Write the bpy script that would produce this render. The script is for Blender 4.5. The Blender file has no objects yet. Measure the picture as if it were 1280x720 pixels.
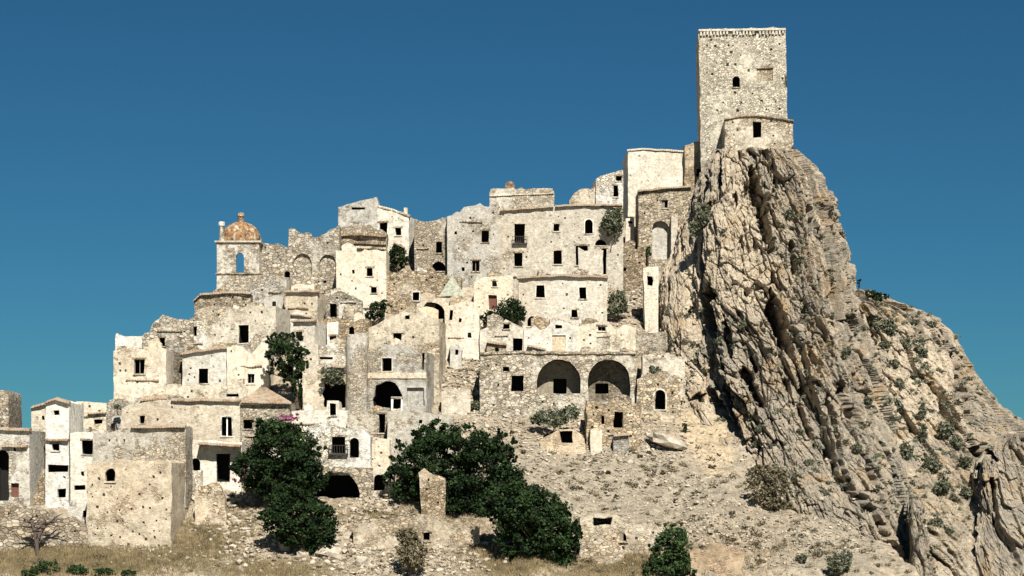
import bpy, math, random
import numpy as np
from mathutils import Vector, noise as mnoise
from mathutils.geometry import delaunay_2d_cdt
from mathutils.bvhtree import BVHTree

random.seed(7); rng = np.random.default_rng(7)
SC = bpy.context.scene
COL = SC.collection
R = math.radians

# ------------------------------------------------------------------ camera, sky, sun, exposure
S = 0.0004            # world metres per photo pixel (1280 wide) per metre of distance
EYE = 620.0           # photo row of the eye level
cam = bpy.data.objects.new('camera', bpy.data.cameras.new('camera'))
COL.objects.link(cam)
cam.location = (0, 0, 0); cam.rotation_euler = (R(90), 0, 0)
cam.data.sensor_width = 36.0
cam.data.lens = 36.0 / (1280 * S)
cam.data.shift_y = (EYE - 360) / 1280.0
cam.data.clip_start = 1.0; cam.data.clip_end = 30000.0
SC.camera = cam

SUN_EL, SUN_AZ = R(47), R(15)          # azimuth: to the right of straight behind the camera
sun_vec = Vector((math.sin(SUN_AZ) * math.cos(SUN_EL), -math.cos(SUN_AZ) * math.cos(SUN_EL), math.sin(SUN_EL)))
sl = bpy.data.lights.new('sun', 'SUN'); sl.energy = 5.0; sl.angle = R(0.5); sl.color = (1.0, 0.965, 0.90)
so = bpy.data.objects.new('sun', sl); COL.objects.link(so)
so.rotation_euler = sun_vec.to_track_quat('Z', 'Y').to_euler()
so.location = sun_vec * 400

W = bpy.data.worlds.new('World'); SC.world = W; W.use_nodes = True
wn, wl = W.node_tree.nodes, W.node_tree.links
wn.clear()
sky = wn.new('ShaderNodeTexSky'); sky.sky_type = 'NISHITA'; sky.sun_disc = False
sky.sun_elevation = SUN_EL
sky.sun_rotation = math.atan2(sun_vec.x, sun_vec.y)
sky.altitude = 1200; sky.air_density = 1.0; sky.dust_density = 0.0; sky.ozone_density = 3.0
tint = wn.new('ShaderNodeMix'); tint.data_type = 'RGBA'; tint.blend_type = 'MULTIPLY'; tint.inputs[0].default_value = 1.0
tint.inputs[7].default_value = (0.158, 0.43, 0.54, 1)
hsv = wn.new('ShaderNodeHueSaturation'); hsv.inputs['Saturation'].default_value = 1.0
bg = wn.new('ShaderNodeBackground'); bg.inputs['Strength'].default_value = 0.05
wo = wn.new('ShaderNodeOutputWorld')
wl.new(sky.outputs[0], tint.inputs[6]); wl.new(tint.outputs[2], hsv.inputs['Color'])
wl.new(hsv.outputs[0], bg.inputs[0]); wl.new(bg.outputs[0], wo.inputs[0])
SC.view_settings.view_transform = 'Standard'; SC.view_settings.look = 'None'
SC.view_settings.exposure = 0.7; SC.view_settings.gamma = 1.0
SC.view_settings.use_curve_mapping = False
SC.cycles.max_bounces = 4; SC.cycles.diffuse_bounces = 1; SC.cycles.glossy_bounces = 1
SC.cycles.transmission_bounces = 1; SC.cycles.transparent_max_bounces = 4

# ------------------------------------------------------------------ helpers
def at(px, py, Y):
    return Vector(((px - 640) * S * Y, Y, (EYE - py) * S * Y))
def Yt(py):                            # depth of the hillside where it shows at photo row py
    return 205 + (700 - py) / 6.0

_p = np.random.default_rng(3).permutation(256); _P = np.concatenate([_p, _p, _p])
_G = np.random.default_rng(4).normal(size=(256, 3)); _G /= np.linalg.norm(_G, axis=1)[:, None]
def pn(x, y, z):
    x, y, z = np.broadcast_arrays(np.asarray(x, float), np.asarray(y, float), np.asarray(z, float))
    xi, yi, zi = np.floor(x), np.floor(y), np.floor(z)
    xf, yf, zf = x - xi, y - yi, z - zi
    xi, yi, zi = xi.astype(int) & 255, yi.astype(int) & 255, zi.astype(int) & 255
    f = lambda t: t * t * t * (t * (t * 6 - 15) + 10)
    u, v, w = f(xf), f(yf), f(zf)
    def g(a, b, c):
        h = _P[_P[_P[xi + a] + yi + b] + zi + c]
        q = _G[h]
        return q[..., 0] * (xf - a) + q[..., 1] * (yf - b) + q[..., 2] * (zf - c)
    def L(t, a, b): return a + t * (b - a)
    return 1.5 * L(w, L(v, L(u, g(0,0,0), g(1,0,0)), L(u, g(0,1,0), g(1,1,0))),
                   L(v, L(u, g(0,0,1), g(1,0,1)), L(u, g(0,1,1), g(1,1,1))))
def fbm(x, y, z, o=4, gain=.5):
    s, a, f = 0, 1, 1
    for _ in range(o):
        s = s + a * pn(x * f + 17.3 * f, y * f - 5.1, z * f + 3.7); a *= gain; f *= 2.03
    return s
def ridge(x, y, z): return 1 - 2 * np.abs(pn(x, y, z))
def sstep(a, b, t):
    t = np.clip((t - a) / (b - a), 0, 1); return t * t * (3 - 2 * t)

# ------------------------------------------------------------------ materials
MATS = {}
class NT:
    def __init__(s, name, rough=.9):
        s.m = bpy.data.materials.new(name); s.m.use_nodes = True
        s.n, s.l = s.m.node_tree.nodes, s.m.node_tree.links
        s.b = s.n['Principled BSDF']; s.b.inputs['Roughness'].default_value = rough
        s.b.inputs['Specular IOR Level'].default_value = 0.15
        MATS[name] = s.m
    def lk(s, a, b): s.l.new(a, b)
    def put(s, sock, v):
        if hasattr(v, 'is_output') or hasattr(v, 'links'): s.l.new(v, sock)
        else: sock.default_value = v
    def pos(s): return s.n.new('ShaderNodeNewGeometry').outputs['Position']
    def attr(s, name, out='Fac'):
        a = s.n.new('ShaderNodeAttribute'); a.attribute_name = name; return a.outputs[out]
    def vmul(s, v, k):
        m = s.n.new('ShaderNodeVectorMath'); m.operation = 'MULTIPLY'; s.put(m.inputs[0], v); m.inputs[1].default_value = k; return m.outputs[0]
    def vadd(s, v, k):
        m = s.n.new('ShaderNodeVectorMath'); m.operation = 'ADD'; s.put(m.inputs[0], v); s.put(m.inputs[1], k); return m.outputs[0]
    def noise(s, v, sc, det=4, ro=.6):
        t = s.n.new('ShaderNodeTexNoise'); s.put(t.inputs['Vector'], v); t.inputs['Scale'].default_value = sc
        t.inputs['Detail'].default_value = det; t.inputs['Roughness'].default_value = ro; return t.outputs[0]
    def voro(s, v, sc, feat='F1', rnd=1.0):
        t = s.n.new('ShaderNodeTexVoronoi'); t.feature = feat; s.put(t.inputs['Vector'], v)
        t.inputs['Scale'].default_value = sc; t.inputs['Randomness'].default_value = rnd; return t
    def rng(s, v, a, b, c=0., d=1.):
        t = s.n.new('ShaderNodeMapRange'); s.put(t.inputs[0], v); t.inputs[1].default_value = a; t.inputs[2].default_value = b
        t.inputs[3].default_value = c; t.inputs[4].default_value = d; return t.outputs[0]
    def math(s, op, a, b=0.):
        t = s.n.new('ShaderNodeMath'); t.operation = op; s.put(t.inputs[0], a); s.put(t.inputs[1], b); return t.outputs[0]
    def mix(s, f, a, b, bt='MIX'):
        t = s.n.new('ShaderNodeMix'); t.data_type = 'RGBA'; t.blend_type = bt
        s.put(t.inputs[0], f); s.put(t.inputs[6], a); s.put(t.inputs[7], b); return t.outputs[2]
    def grey(s, v):
        t = s.n.new('ShaderNodeCombineColor')
        for i in range(3): s.put(t.inputs[i], v)
        return t.outputs[0]
    def rnd(s): return s.n.new('ShaderNodeObjectInfo').outputs['Random']
    def bump(s, h, dist=.05, st=.7):
        t = s.n.new('ShaderNodeBump'); t.inputs['Distance'].default_value = dist; t.inputs['Strength'].default_value = st
        s.put(t.inputs['Height'], h); s.l.new(t.outputs[0], s.b.inputs['Normal'])
    def col(s, c): s.put(s.b.inputs['Base Color'], c)
def rgb(r, g, b): return (r, g, b, 1.0)

def masonry(name, s1, s2, pl, amt, stain=.5, scale=2.4, pit=.5, white=.5):
    t = NT(name, .95)
    P = t.pos()
    Pc = t.vmul(P, (1, 1, 1.6))
    wob = t.n.new('ShaderNodeTexNoise'); t.put(wob.inputs['Vector'], P); wob.inputs['Scale'].default_value = 1.1
    Pw = t.vadd(Pc, t.vmul(wob.outputs[1], (.5, .5, .5)))
    v = t.voro(Pw, scale); sep = t.n.new('ShaderNodeSeparateColor'); t.lk(v.outputs['Color'], sep.inputs[0])
    e = t.voro(Pw, scale, 'DISTANCE_TO_EDGE')
    joint = t.rng(e.outputs['Distance'], .01, .09, 0.38, 1)
    stone = t.mix(sep.outputs[0], s1, s2)
    stone = t.mix(1.0, stone, t.grey(t.rng(sep.outputs[1], 0, 1, .55, 1.28)), 'MULTIPLY')
    stone = t.mix(1.0, stone, t.grey(joint), 'MULTIPLY')
    rn = t.math('SUBTRACT', t.rnd(), .5)
    pmask = t.rng(t.math('ADD', t.noise(P, .24, 7, .74), t.math('MULTIPLY', rn, .30)), .62 - .24 * amt - .025, .62 - .24 * amt + .04)
    mott = t.noise(P, 1.3, 8, .78)
    plc = t.mix(1.0, pl, t.grey(t.rng(mott, .32, .68, .62, 1.16)), 'MULTIPLY')
    c = t.mix(pmask, stone, plc)
    wm = t.noise(t.vadd(P, (13., 5., 77.)), .42, 7, .72)
    c = t.mix(t.rng(wm, .60, .66, 0, white), c, rgb(.80, .755, .66))
    gm = t.noise(t.vadd(P, (53., 25., 7.)), .33, 7, .72)
    c = t.mix(t.rng(gm, .60, .68, 0, stain*.9), c, rgb(.40, .365, .30))
    st = t.noise(t.vmul(P, (1.0, 1.0, .16)), .9, 5, .7)
    big = t.noise(P, .09, 4, .6)
    c = t.mix(t.rng(st, .56, .76, 0, stain), c, rgb(.22, .18, .13))
    c = t.mix(t.rng(t.math('ADD', big, t.math('MULTIPLY', rn, .25)), .50, .72, 0, .42), c, rgb(.42, .325, .215))
    c = t.mix(1.0, c, t.grey(t.rng(t.noise(P, 2.7, 7, .82), .35, .65, .60, 1.2)), 'MULTIPLY')
    c = t.mix(1.0, c, t.grey(t.rng(t.rnd(), 0, 1, .74 if name not in ('stone_tower', 'plaster_white') else .96, 1.12 if name not in ('stone_tower', 'plaster_white') else 1.04)), 'MULTIPLY')
    r2 = t.math('FRACT', t.math('MULTIPLY', t.rnd(), 17.3)); c = t.mix(1.0, c, t.mix(r2, rgb(1.05, .985, .87) if name != 'stone_tower' else rgb(1., .99, .95), rgb(.95, .97, .98)), 'MULTIPLY')
    smask = t.rng(t.noise(t.vadd(P, (3., 91., 17.)), .3, 4, .6), .42, .60)
    def spots(sc, r0, r1, cut, k, off):
        pv = t.voro(t.vadd(P, off), sc); ps = t.n.new('ShaderNodeSeparateColor'); t.lk(pv.outputs['Color'], ps.inputs[0])
        return t.math('MULTIPLY', t.rng(pv.outputs['Distance'], r0, r1, 1, 0), t.rng(ps.outputs[0], cut, cut+.04, 0, k))
    pm = t.math('MAXIMUM', t.math('MULTIPLY', smask, spots(.95, .13, .19, .5, pit, (0., 0., 0.))), t.math('MULTIPLY', smask, spots(2.1, .16, .26, .74, pit*.9, (7., 3., 1.))))
    c = t.mix(pm, c, rgb(.045, .033, .022))
    t.col(c)
    h = t.math('ADD', t.math('MULTIPLY', joint, t.rng(pmask, 0, 1, 1, .25)), t.math('MULTIPLY', mott, .9))
    h = t.math('SUBTRACT', h, t.math('MULTIPLY', pm, 1.5))
    t.bump(h, .12, .85)
masonry('stone', rgb(.46,.375,.265), rgb(.64,.565,.45), rgb(.68,.615,.50), .42, .5, 2.0)
masonry('stone_brown', rgb(.36,.28,.185), rgb(.55,.455,.335), rgb(.59,.515,.40), .30, .55, white=.3)
masonry('stone_tower', rgb(.56,.50,.395), rgb(.70,.63,.51), rgb(.70,.635,.515), .92, .25, 2.8, .15, .4)
masonry('plaster', rgb(.48,.395,.285), rgb(.64,.565,.45), rgb(.75,.69,.58), .82, .5)
masonry('plaster_white', rgb(.60,.53,.42), rgb(.72,.66,.55), rgb(.80,.765,.685), 1.10, .4)
masonry('plaster_grey', rgb(.47,.395,.295), rgb(.59,.52,.41), rgb(.60,.56,.485), .84, .55)
masonry('rubble_wall', rgb(.40,.315,.215), rgb(.66,.58,.46), rgb(.60,.535,.43), .25, .4, 1.8)
masonry('stone_dark', rgb(.20,.17,.125), rgb(.36,.31,.24), rgb(.31,.28,.225), .6, .6, white=.1)  # stained house wall; also painted shade on the vault back walls
masonry('stone_shade', rgb(.09,.075,.055), rgb(.15,.125,.095), rgb(.13,.11,.085), .3, .6, white=.02)  # vault lining: shade under the arches is put into the stone colour
masonry('brick_red', rgb(.33,.20,.125), rgb(.46,.32,.21), rgb(.40,.29,.19), .2, .5, 2.4, .4, .0)

def plain(name, c, var=.25, sc=3., rough=.9):
    t = NT(name, rough)
    n = t.noise(t.pos(), sc, 5, .7)
    t.col(t.mix(1.0, c, t.grey(t.rng(n, .3, .7, 1 - var, 1 + var)), 'MULTIPLY')); return t
plain('lichen_stone', rgb(.30, .30, .225), .5, 2.2)
plain('dark_room', rgb(.018, .016, .014))  # near-black colour stands in for the shade inside the openings
plain('wood_red', rgb(.16, .07, .05)); plain('wood_grey', rgb(.22, .19, .15)); plain('bark', rgb(.09, .065, .045), .4, 6)
plain('dead_wood', rgb(.10, .075, .06), .4, 6); plain('limewash', rgb(.80, .77, .70), .12, 2)
plain('iron', rgb(.05, .045, .04)); plain('straw', rgb(.22, .168, .088), .5, .8); plain('blossom', rgb(.30, .09, .17), .4, 1.5)
t = NT('tile', .9); P = t.pos()
v = t.voro(P, 3.2); sp = t.n.new('ShaderNodeSeparateColor'); t.lk(v.outputs['Color'], sp.inputs[0])
c = t.mix(sp.outputs[0], rgb(.22,.14,.085), rgb(.40,.30,.20))
t.col(t.mix(t.rng(t.noise(P, .9, 5, .7), .46, .60), c, rgb(.36,.31,.235))); t.bump(t.noise(P, 6, 4), .04)
t = NT('dome_tile', .85); P = t.pos()
v = t.voro(P, 3.6); sp = t.n.new('ShaderNodeSeparateColor'); t.lk(v.outputs['Color'], sp.inputs[0])
c = t.mix(sp.outputs[0], rgb(.15,.07,.035), rgb(.32,.19,.085))
c = t.mix(t.rng(t.noise(P, 1.6, 5, .7), .53, .60), c, rgb(.42,.37,.27))
t.col(t.mix(t.rng(t.noise(t.vadd(P, (40., 0., 0.)), 1.3, 5, .7), .56, .64), c, rgb(.07,.055,.04)))

# terrain: cream debris, grey scree, straw grass patches
t = NT('earth', 1.0); P = t.pos()
fine = t.noise(P, 1.1, 9, .78); mid = t.noise(P, .16, 6, .65)
vs = t.voro(P, 3.0); sp = t.n.new('ShaderNodeSeparateColor'); t.lk(vs.outputs['Color'], sp.inputs[0])
c = t.mix(t.rng(mid, .40, .62), rgb(.38,.315,.23), rgb(.28,.225,.155))
zg = t.math('ADD', t.attr('grey'), t.rng(t.noise(P, .35, 6, .7), .3, .7, -.35, .35))
c = t.mix(t.rng(zg, .35, .65), c, rgb(.30,.255,.187))
zs = t.math('ADD', t.attr('straw'), t.rng(t.noise(P, .3, 6, .7), .3, .7, -.45, .45))
c = t.mix(t.rng(zs, .35, .65), c, rgb(.20,.155,.085))
zo = t.attr('ochre')
c = t.mix(t.rng(t.math('ADD', zo, t.rng(t.noise(P, .4, 5, .7), .3, .7, -.4, .4)), .35, .65), c, rgb(.44,.345,.225))
stn = t.math('MULTIPLY', t.rng(vs.outputs['Distance'], .16, .24, 1, 0), t.rng(sp.outputs[0], .60, .66))
c = t.mix(stn, c, t.mix(sp.outputs[1], rgb(.52,.45,.35), rgb(.20,.165,.115)))
c = t.mix(1.0, c, t.grey(t.rng(fine, .35, .65, .50, 1.32)), 'MULTIPLY')
dk = t.noise(t.vadd(P, (9., 31., 0.)), .9, 7, .75)
c = t.mix(t.rng(dk, .56, .66, 0, .8), c, rgb(.10,.08,.05))
sv = t.voro(P, 1.9); c = t.mix(t.math('MULTIPLY', t.rng(sv.outputs['Distance'], .12, .22, 1, 0), .75), c, rgb(.09,.073,.048))
t.col(c); t.bump(t.math('ADD', fine, t.math('MULTIPLY', stn, .5)), .25, .8)

t = NT('rock', .95); P = t.pos(); st_ = t.attr('strata', 'Vector')
s1 = t.noise(t.vmul(st_, (.6, .3, .2)), 1.0, 8, .7)
s2 = t.noise(t.vmul(st_, (1.7, 1., .85)), 1.0, 7, .75)
iso = t.noise(P, .35, 7, .7)
c = t.mix(t.rng(s1, .38, .62), rgb(.395,.335,.25), rgb(.275,.248,.20))
c = t.mix(t.rng(iso, .44, .62), c, rgb(.47,.39,.28))
tn = t.math('ADD', t.attr('sand'), t.rng(t.noise(P, .25, 6, .7), .3, .7, -.4, .4))
c = t.mix(t.rng(tn, .3, .65), c, rgb(.57,.475,.345))
c = t.mix(t.rng(s2, .56, .70, 0, .8), c, rgb(.12,.10,.075))
c = t.mix(1.0, c, t.grey(t.rng(t.noise(P, 1.6, 8, .8), .34, .66, .58, 1.25)), 'MULTIPLY')
og = t.noise(t.vadd(P, (3., 71., 9.)), .22, 6, .7)
c = t.mix(t.rng(og, .53, .64, 0, .75), c, rgb(.40,.28,.155))
t.col(c)
t.bump(t.math('ADD', t.math('ADD', s2, t.noise(P, 1.4, 8, .75)), t.noise(P, .5, 4)), .45, .9)

t = NT('rubble_stone', .95)
c = t.mix(t.attr('v'), rgb(.22,.18,.125), rgb(.58,.50,.385))
t.col(t.mix(1.0, c, t.grey(t.rng(t.noise(t.pos(), 2., 5, .7), .3, .7, .75, 1.2)), 'MULTIPLY')); plain('boulder_stone', rgb(.40,.345,.265), .35, 1.6)
def leafmat(name, c1, c2):
    t = NT(name, .7)
    v = t.attr('v'); t.col(t.mix(v, c1, c2))
leafmat('leaf_dark', rgb(.005,.010,.004), rgb(.032,.062,.017))
leafmat('leaf_green', rgb(.018,.036,.012), rgb(.06,.10,.032))
leafmat('leaf_olive', rgb(.06,.07,.038), rgb(.20,.21,.13))
leafmat('leaf_sage', rgb(.085,.09,.055), rgb(.22,.225,.15))
leafmat('leaf_dry', rgb(.10,.085,.05), rgb(.22,.185,.11))

# ------------------------------------------------------------------ object makers
def mesh_obj(name, V, F, mat, parent=None, smooth=None):
    me = bpy.data.meshes.new(name)
    me.from_pydata(V if isinstance(V, list) else V.tolist(), [], F if isinstance(F, list) else F.tolist())
    if mat: me.materials.append(MATS[mat])
    if smooth is not None:
        me.shade_smooth()
        if smooth < 180: me.set_sharp_from_angle(angle=R(smooth))
    o = bpy.data.objects.new(name, me); COL.objects.link(o)
    if parent:
        o.parent = parent; o.location = -Vector(parent.matrix_basis.translation) if parent.parent is None else (0, 0, 0)
    return o
def tag(o, label=None, cat=None, group=None, kind=None):
    for k, v in (('label', label), ('category', cat), ('group', group), ('kind', kind)):
        if v: o[k] = v
    return o
def empty(name, loc, label, cat, group=None):
    o = bpy.data.objects.new(name, None); COL.objects.link(o); o.location = loc; o.empty_display_size = .5
    return tag(o, label, cat, group)
def box_vf(c, hx, hy, hz):
    x, y, z = c
    V = [(x+a*hx, y+b*hy, z+d*hz) for a in (-1,1) for b in (-1,1) for d in (-1,1)]
    return V, [(0,1,3,2),(4,6,7,5),(0,4,5,1),(2,3,7,6),(0,2,6,4),(1,5,7,3)]
class MB:
    def __init__(s): s.V, s.F = [], []
    def add(s, V, F):
        o = len(s.V); s.V += [tuple(v) for v in V]; s.F += [tuple(i + o for i in f) for f in F]; return s
    def tube(s, pts, rad, n=6):
        rings = []
        for i, p in enumerate(pts):
            p = Vector(p); d = (Vector(pts[min(i+1, len(pts)-1)]) - Vector(pts[max(i-1, 0)])).normalized()
            a = d.cross(Vector((0.3, .9, .2))).normalized(); b = d.cross(a)
            rings.append([p + (a*math.cos(2*math.pi*k/n) + b*math.sin(2*math.pi*k/n))*rad[i] for k in range(n)])
        V = [v for r in rings for v in r]; F = []
        for i in range(len(pts)-1):
            for k in range(n): F.append((i*n+k, i*n+(k+1) % n, (i+1)*n+(k+1) % n, (i+1)*n+k))
        F.append(tuple(range(n))); F.append(tuple((len(pts)-1)*n+k for k in range(n)))
        return s.add(V, F)
    def build(s, name, mat, parent=None, smooth=None): return mesh_obj(name, s.V, s.F, mat, parent, smooth)

def inpoly(pts, poly):
    x, y = pts[:, 0], pts[:, 1]; ins = np.zeros(len(pts), bool); n = len(poly)
    for i in range(n):
        x1, y1 = poly[i]; x2, y2 = poly[(i+1) % n]
        c = ((y1 > y) != (y2 > y))
        with np.errstate(divide='ignore', invalid='ignore'):
            ins ^= c & (x < (x2-x1)*(y-y1)/((y2-y1) if y2 != y1 else 1e-9) + x1)
    return ins
def resample(poly, step):
    out = []; n = len(poly)
    for i in range(n):
        a, b = np.array(poly[i]), np.array(poly[(i+1) % n]); k = max(1, int(np.linalg.norm(b-a)/step))
        for j in range(k): out.append(tuple(a + (b-a)*j/k))
    return out
def cdt(outline, holes, step):
    pts, edges, loops = [], [], []
    for poly in [outline] + holes:
        s0 = len(pts); pts += poly; n = len(poly)
        edges += [(s0+i, s0+(i+1) % n) for i in range(n)]; loops.append(list(range(s0, s0+n)))
    B = np.array(pts); o = np.array(outline); lo, hi = o.min(0), o.max(0)
    gx, gy = np.meshgrid(np.arange(lo[0]+step/2, hi[0], step), np.arange(lo[1]+step/2, hi[1], step))
    g = np.stack([gx.ravel(), gy.ravel()], 1); g = g + rng.uniform(-.2, .2, g.shape)*step
    if len(g):
        k = inpoly(g, outline)
        for h in holes: k &= ~inpoly(g, h)
        g = g[k]
    if len(g):
        d = np.sqrt(((g[:, None, :]-B[None])**2).sum(2)).min(1); g = g[d > step*.4]
    allp = [Vector(p) for p in pts] + [Vector(p) for p in g]
    v2, e2, f2, ov, oe, of = delaunay_2d_cdt(allp, edges, [], 0, 1e-5)
    back = {}
    for i, l in enumerate(ov):
        for j in l: back[j] = i
    v2 = np.array([(p[0], p[1]) for p in v2]); f2 = np.array([f for f in f2 if len(f) == 3])
    cen = v2[f2].mean(1); k = inpoly(cen, outline)
    for h in holes: k &= ~inpoly(cen, h)
    return v2, f2[k], [[back[i] for i in l] for l in loops]

class Plane:                            # a vertical wall plane through (px0, Y) turned by yaw
    def __init__(s, px0, Y, yaw):
        a = R(yaw); s.o = Vector(((px0-640)*S*Y, Y)); s.d = Vector((math.cos(a), math.sin(a))); s.n = Vector((-math.sin(a), math.cos(a)))  # n points away from the viewer
    def uz(s, px, py):
        rx = (px-640)*S                  # ray: (rx*t, t)
        t = s.o.dot(s.n) / (rx*s.n.x + s.n.y)
        q = Vector((rx*t, t)) - s.o
        return (q.dot(s.d), (EYE-py)*S*t)
    def xyz(s, u, z, dep=0.):
        q = s.o + s.d*u + s.n*dep; return (q.x, q.y, z)

def wobble(V, amp, f=.55):
    V = np.array(V, float)
    if amp <= 0: return V
    x, y, z = V.T*f
    off = np.stack([fbm(x, y, z, 3), fbm(x+31, y, z+7, 3), fbm(x, y+57, z-13, 3)*.6], 1)
    return V + off*amp

def arch_poly(u0, z0, u1, z1, n=9, flat=1.0):
    r = (u1-u0)/2; h = min(r*flat, (z1-z0)*.9); c = (u0+u1)/2
    return [(u0, z0), (u1, z0)] + [(c + r*math.cos(math.pi*k/n), z1-h + h*math.sin(math.pi*k/n)) for k in range(n+1)]
def offset(poly, k):
    p = np.array(poly); q = []; n = len(p)
    area = sum(p[i][0]*p[(i+1) % n][1]-p[(i+1) % n][0]*p[i][1] for i in range(n)); sg = 1 if area > 0 else -1
    for i in range(n):
        a, b, c = p[i-1], p[i], p[(i+1) % n]
        n1 = np.array([(b-a)[1], -(b-a)[0]]); n2 = np.array([(c-b)[1], -(c-b)[0]])
        n1 /= np.linalg.norm(n1)+1e-9; n2 /= np.linalg.norm(n2)+1e-9
        m = (n1+n2); m /= max(np.linalg.norm(m), .3)
        q.append(tuple(b + sg*m*k))
    return q

def facade(name, pl, outline, cuts, mat, root, depth, rough, step=.6, d0=0.0, cap=True):
    """cuts: (poly, reveal, closed). Front sheet with openings, reveals, sides, back."""
    outline = resample(outline, step); cuts2 = [(resample(p, .5), r, c) for p, r, c in cuts]
    v2, tri, loops = cdt(outline, [c[0] for c in cuts2], step)
    V = [pl.xyz(u, z, d0) for u, z in v2]; F = [tuple(t) for t in tri]
    for li, lp in enumerate(loops):
        ds = list(np.linspace(0, depth, max(2, int(depth/1.0)+1)))[1:] if li == 0 else [cuts2[li-1][1]]
        prev = lp; n = len(lp)
        for d in ds:
            ring = list(range(len(V), len(V)+n)); V += [pl.xyz(v2[i][0], v2[i][1], d0+d) for i in lp]
            F += [(prev[k], prev[(k+1) % n], ring[(k+1) % n], ring[k]) for k in range(n)]; prev = ring
        if (li == 0 and cap and (depth > 2.2 or all(c[2] for c in cuts2))) or (li > 0 and cuts2[li-1][2]): F.append(tuple(prev))
    return mesh_obj(name, wobble(V, rough), F, mat, root, 32)

def prism(name, pl, poly, d0, d1, mat, root, rough=0.):
    n = len(poly); V = [pl.xyz(u, z, d0) for u, z in poly] + [pl.xyz(u, z, d1) for u, z in poly]
    F = [tuple(range(n)), tuple(range(2*n-1, n-1, -1))] + [(k, (k+1) % n, n+(k+1) % n, n+k) for k in range(n)]
    return mesh_obj(name, wobble(V, rough), F, mat, root, 32)
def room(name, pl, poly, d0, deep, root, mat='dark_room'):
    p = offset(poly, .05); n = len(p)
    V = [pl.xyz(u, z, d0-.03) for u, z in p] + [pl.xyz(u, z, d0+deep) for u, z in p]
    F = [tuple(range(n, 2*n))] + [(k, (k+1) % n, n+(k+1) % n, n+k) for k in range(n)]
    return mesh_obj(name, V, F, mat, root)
def ringpart(name, pl, poly, k, d0, d1, mat, root):
    q = offset(poly, k); n = len(poly); p = offset(poly, -.02)
    V = [pl.xyz(u, z, d0) for u, z in p] + [pl.xyz(u, z, d0) for u, z in q] + [pl.xyz(u, z, d1) for u, z in q] + [pl.xyz(u, z, d1) for u, z in p]
    F = []
    for a, b in ((0, 1), (1, 2), (3, 0)):
        F += [(a*n+i, a*n+(i+1) % n, b*n+(i+1) % n, b*n+i) for i in range(n)]
    return mesh_obj(name, V, F, mat, root)
def eave(name, pl, pts, root, mat='tile', over=.38, thick=.24, back=.5, drop=0.):
    uz = [pl.uz(*p) for p in pts]; V, F = [], []; smp = []
    for (u0, z0), (u1, z1) in zip(uz, uz[1:]):
        n = max(2, int(abs(u1-u0)/.16))
        smp += [(u0+(u1-u0)*i/n, z0+(z1-z0)*i/n) for i in range(n)]
    smp.append(uz[-1])
    for i, (u, z) in enumerate(smp):
        w = .045*(i % 2) + .05*pn(u*1.3+pl.o.x, pl.o.y, z*.7); o = over + .06*(i % 2)*1.0 + .10*pn(u*.9+pl.o.x, 3., pl.o.y)
        zz = z + .07*pn(u*.5+pl.o.x, 8., pl.o.y)
        for d, h in ((-o, w-thick*.75), (-o+.02, w-thick*.15), (back, w+.16), (back, -thick)): V.append(pl.xyz(u, zz+float(h), float(d)))
    for i in range(len(smp)-1):
        for k in range(4): F.append((i*4+k, i*4+(k+1) % 4, i*4+4+(k+1) % 4, i*4+4+k))
    m = len(smp)-1; F += [(0,1,2,3), (m*4, m*4+1, m*4+2, m*4+3)]
    return mesh_obj(name, V, F, mat, root)

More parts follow.
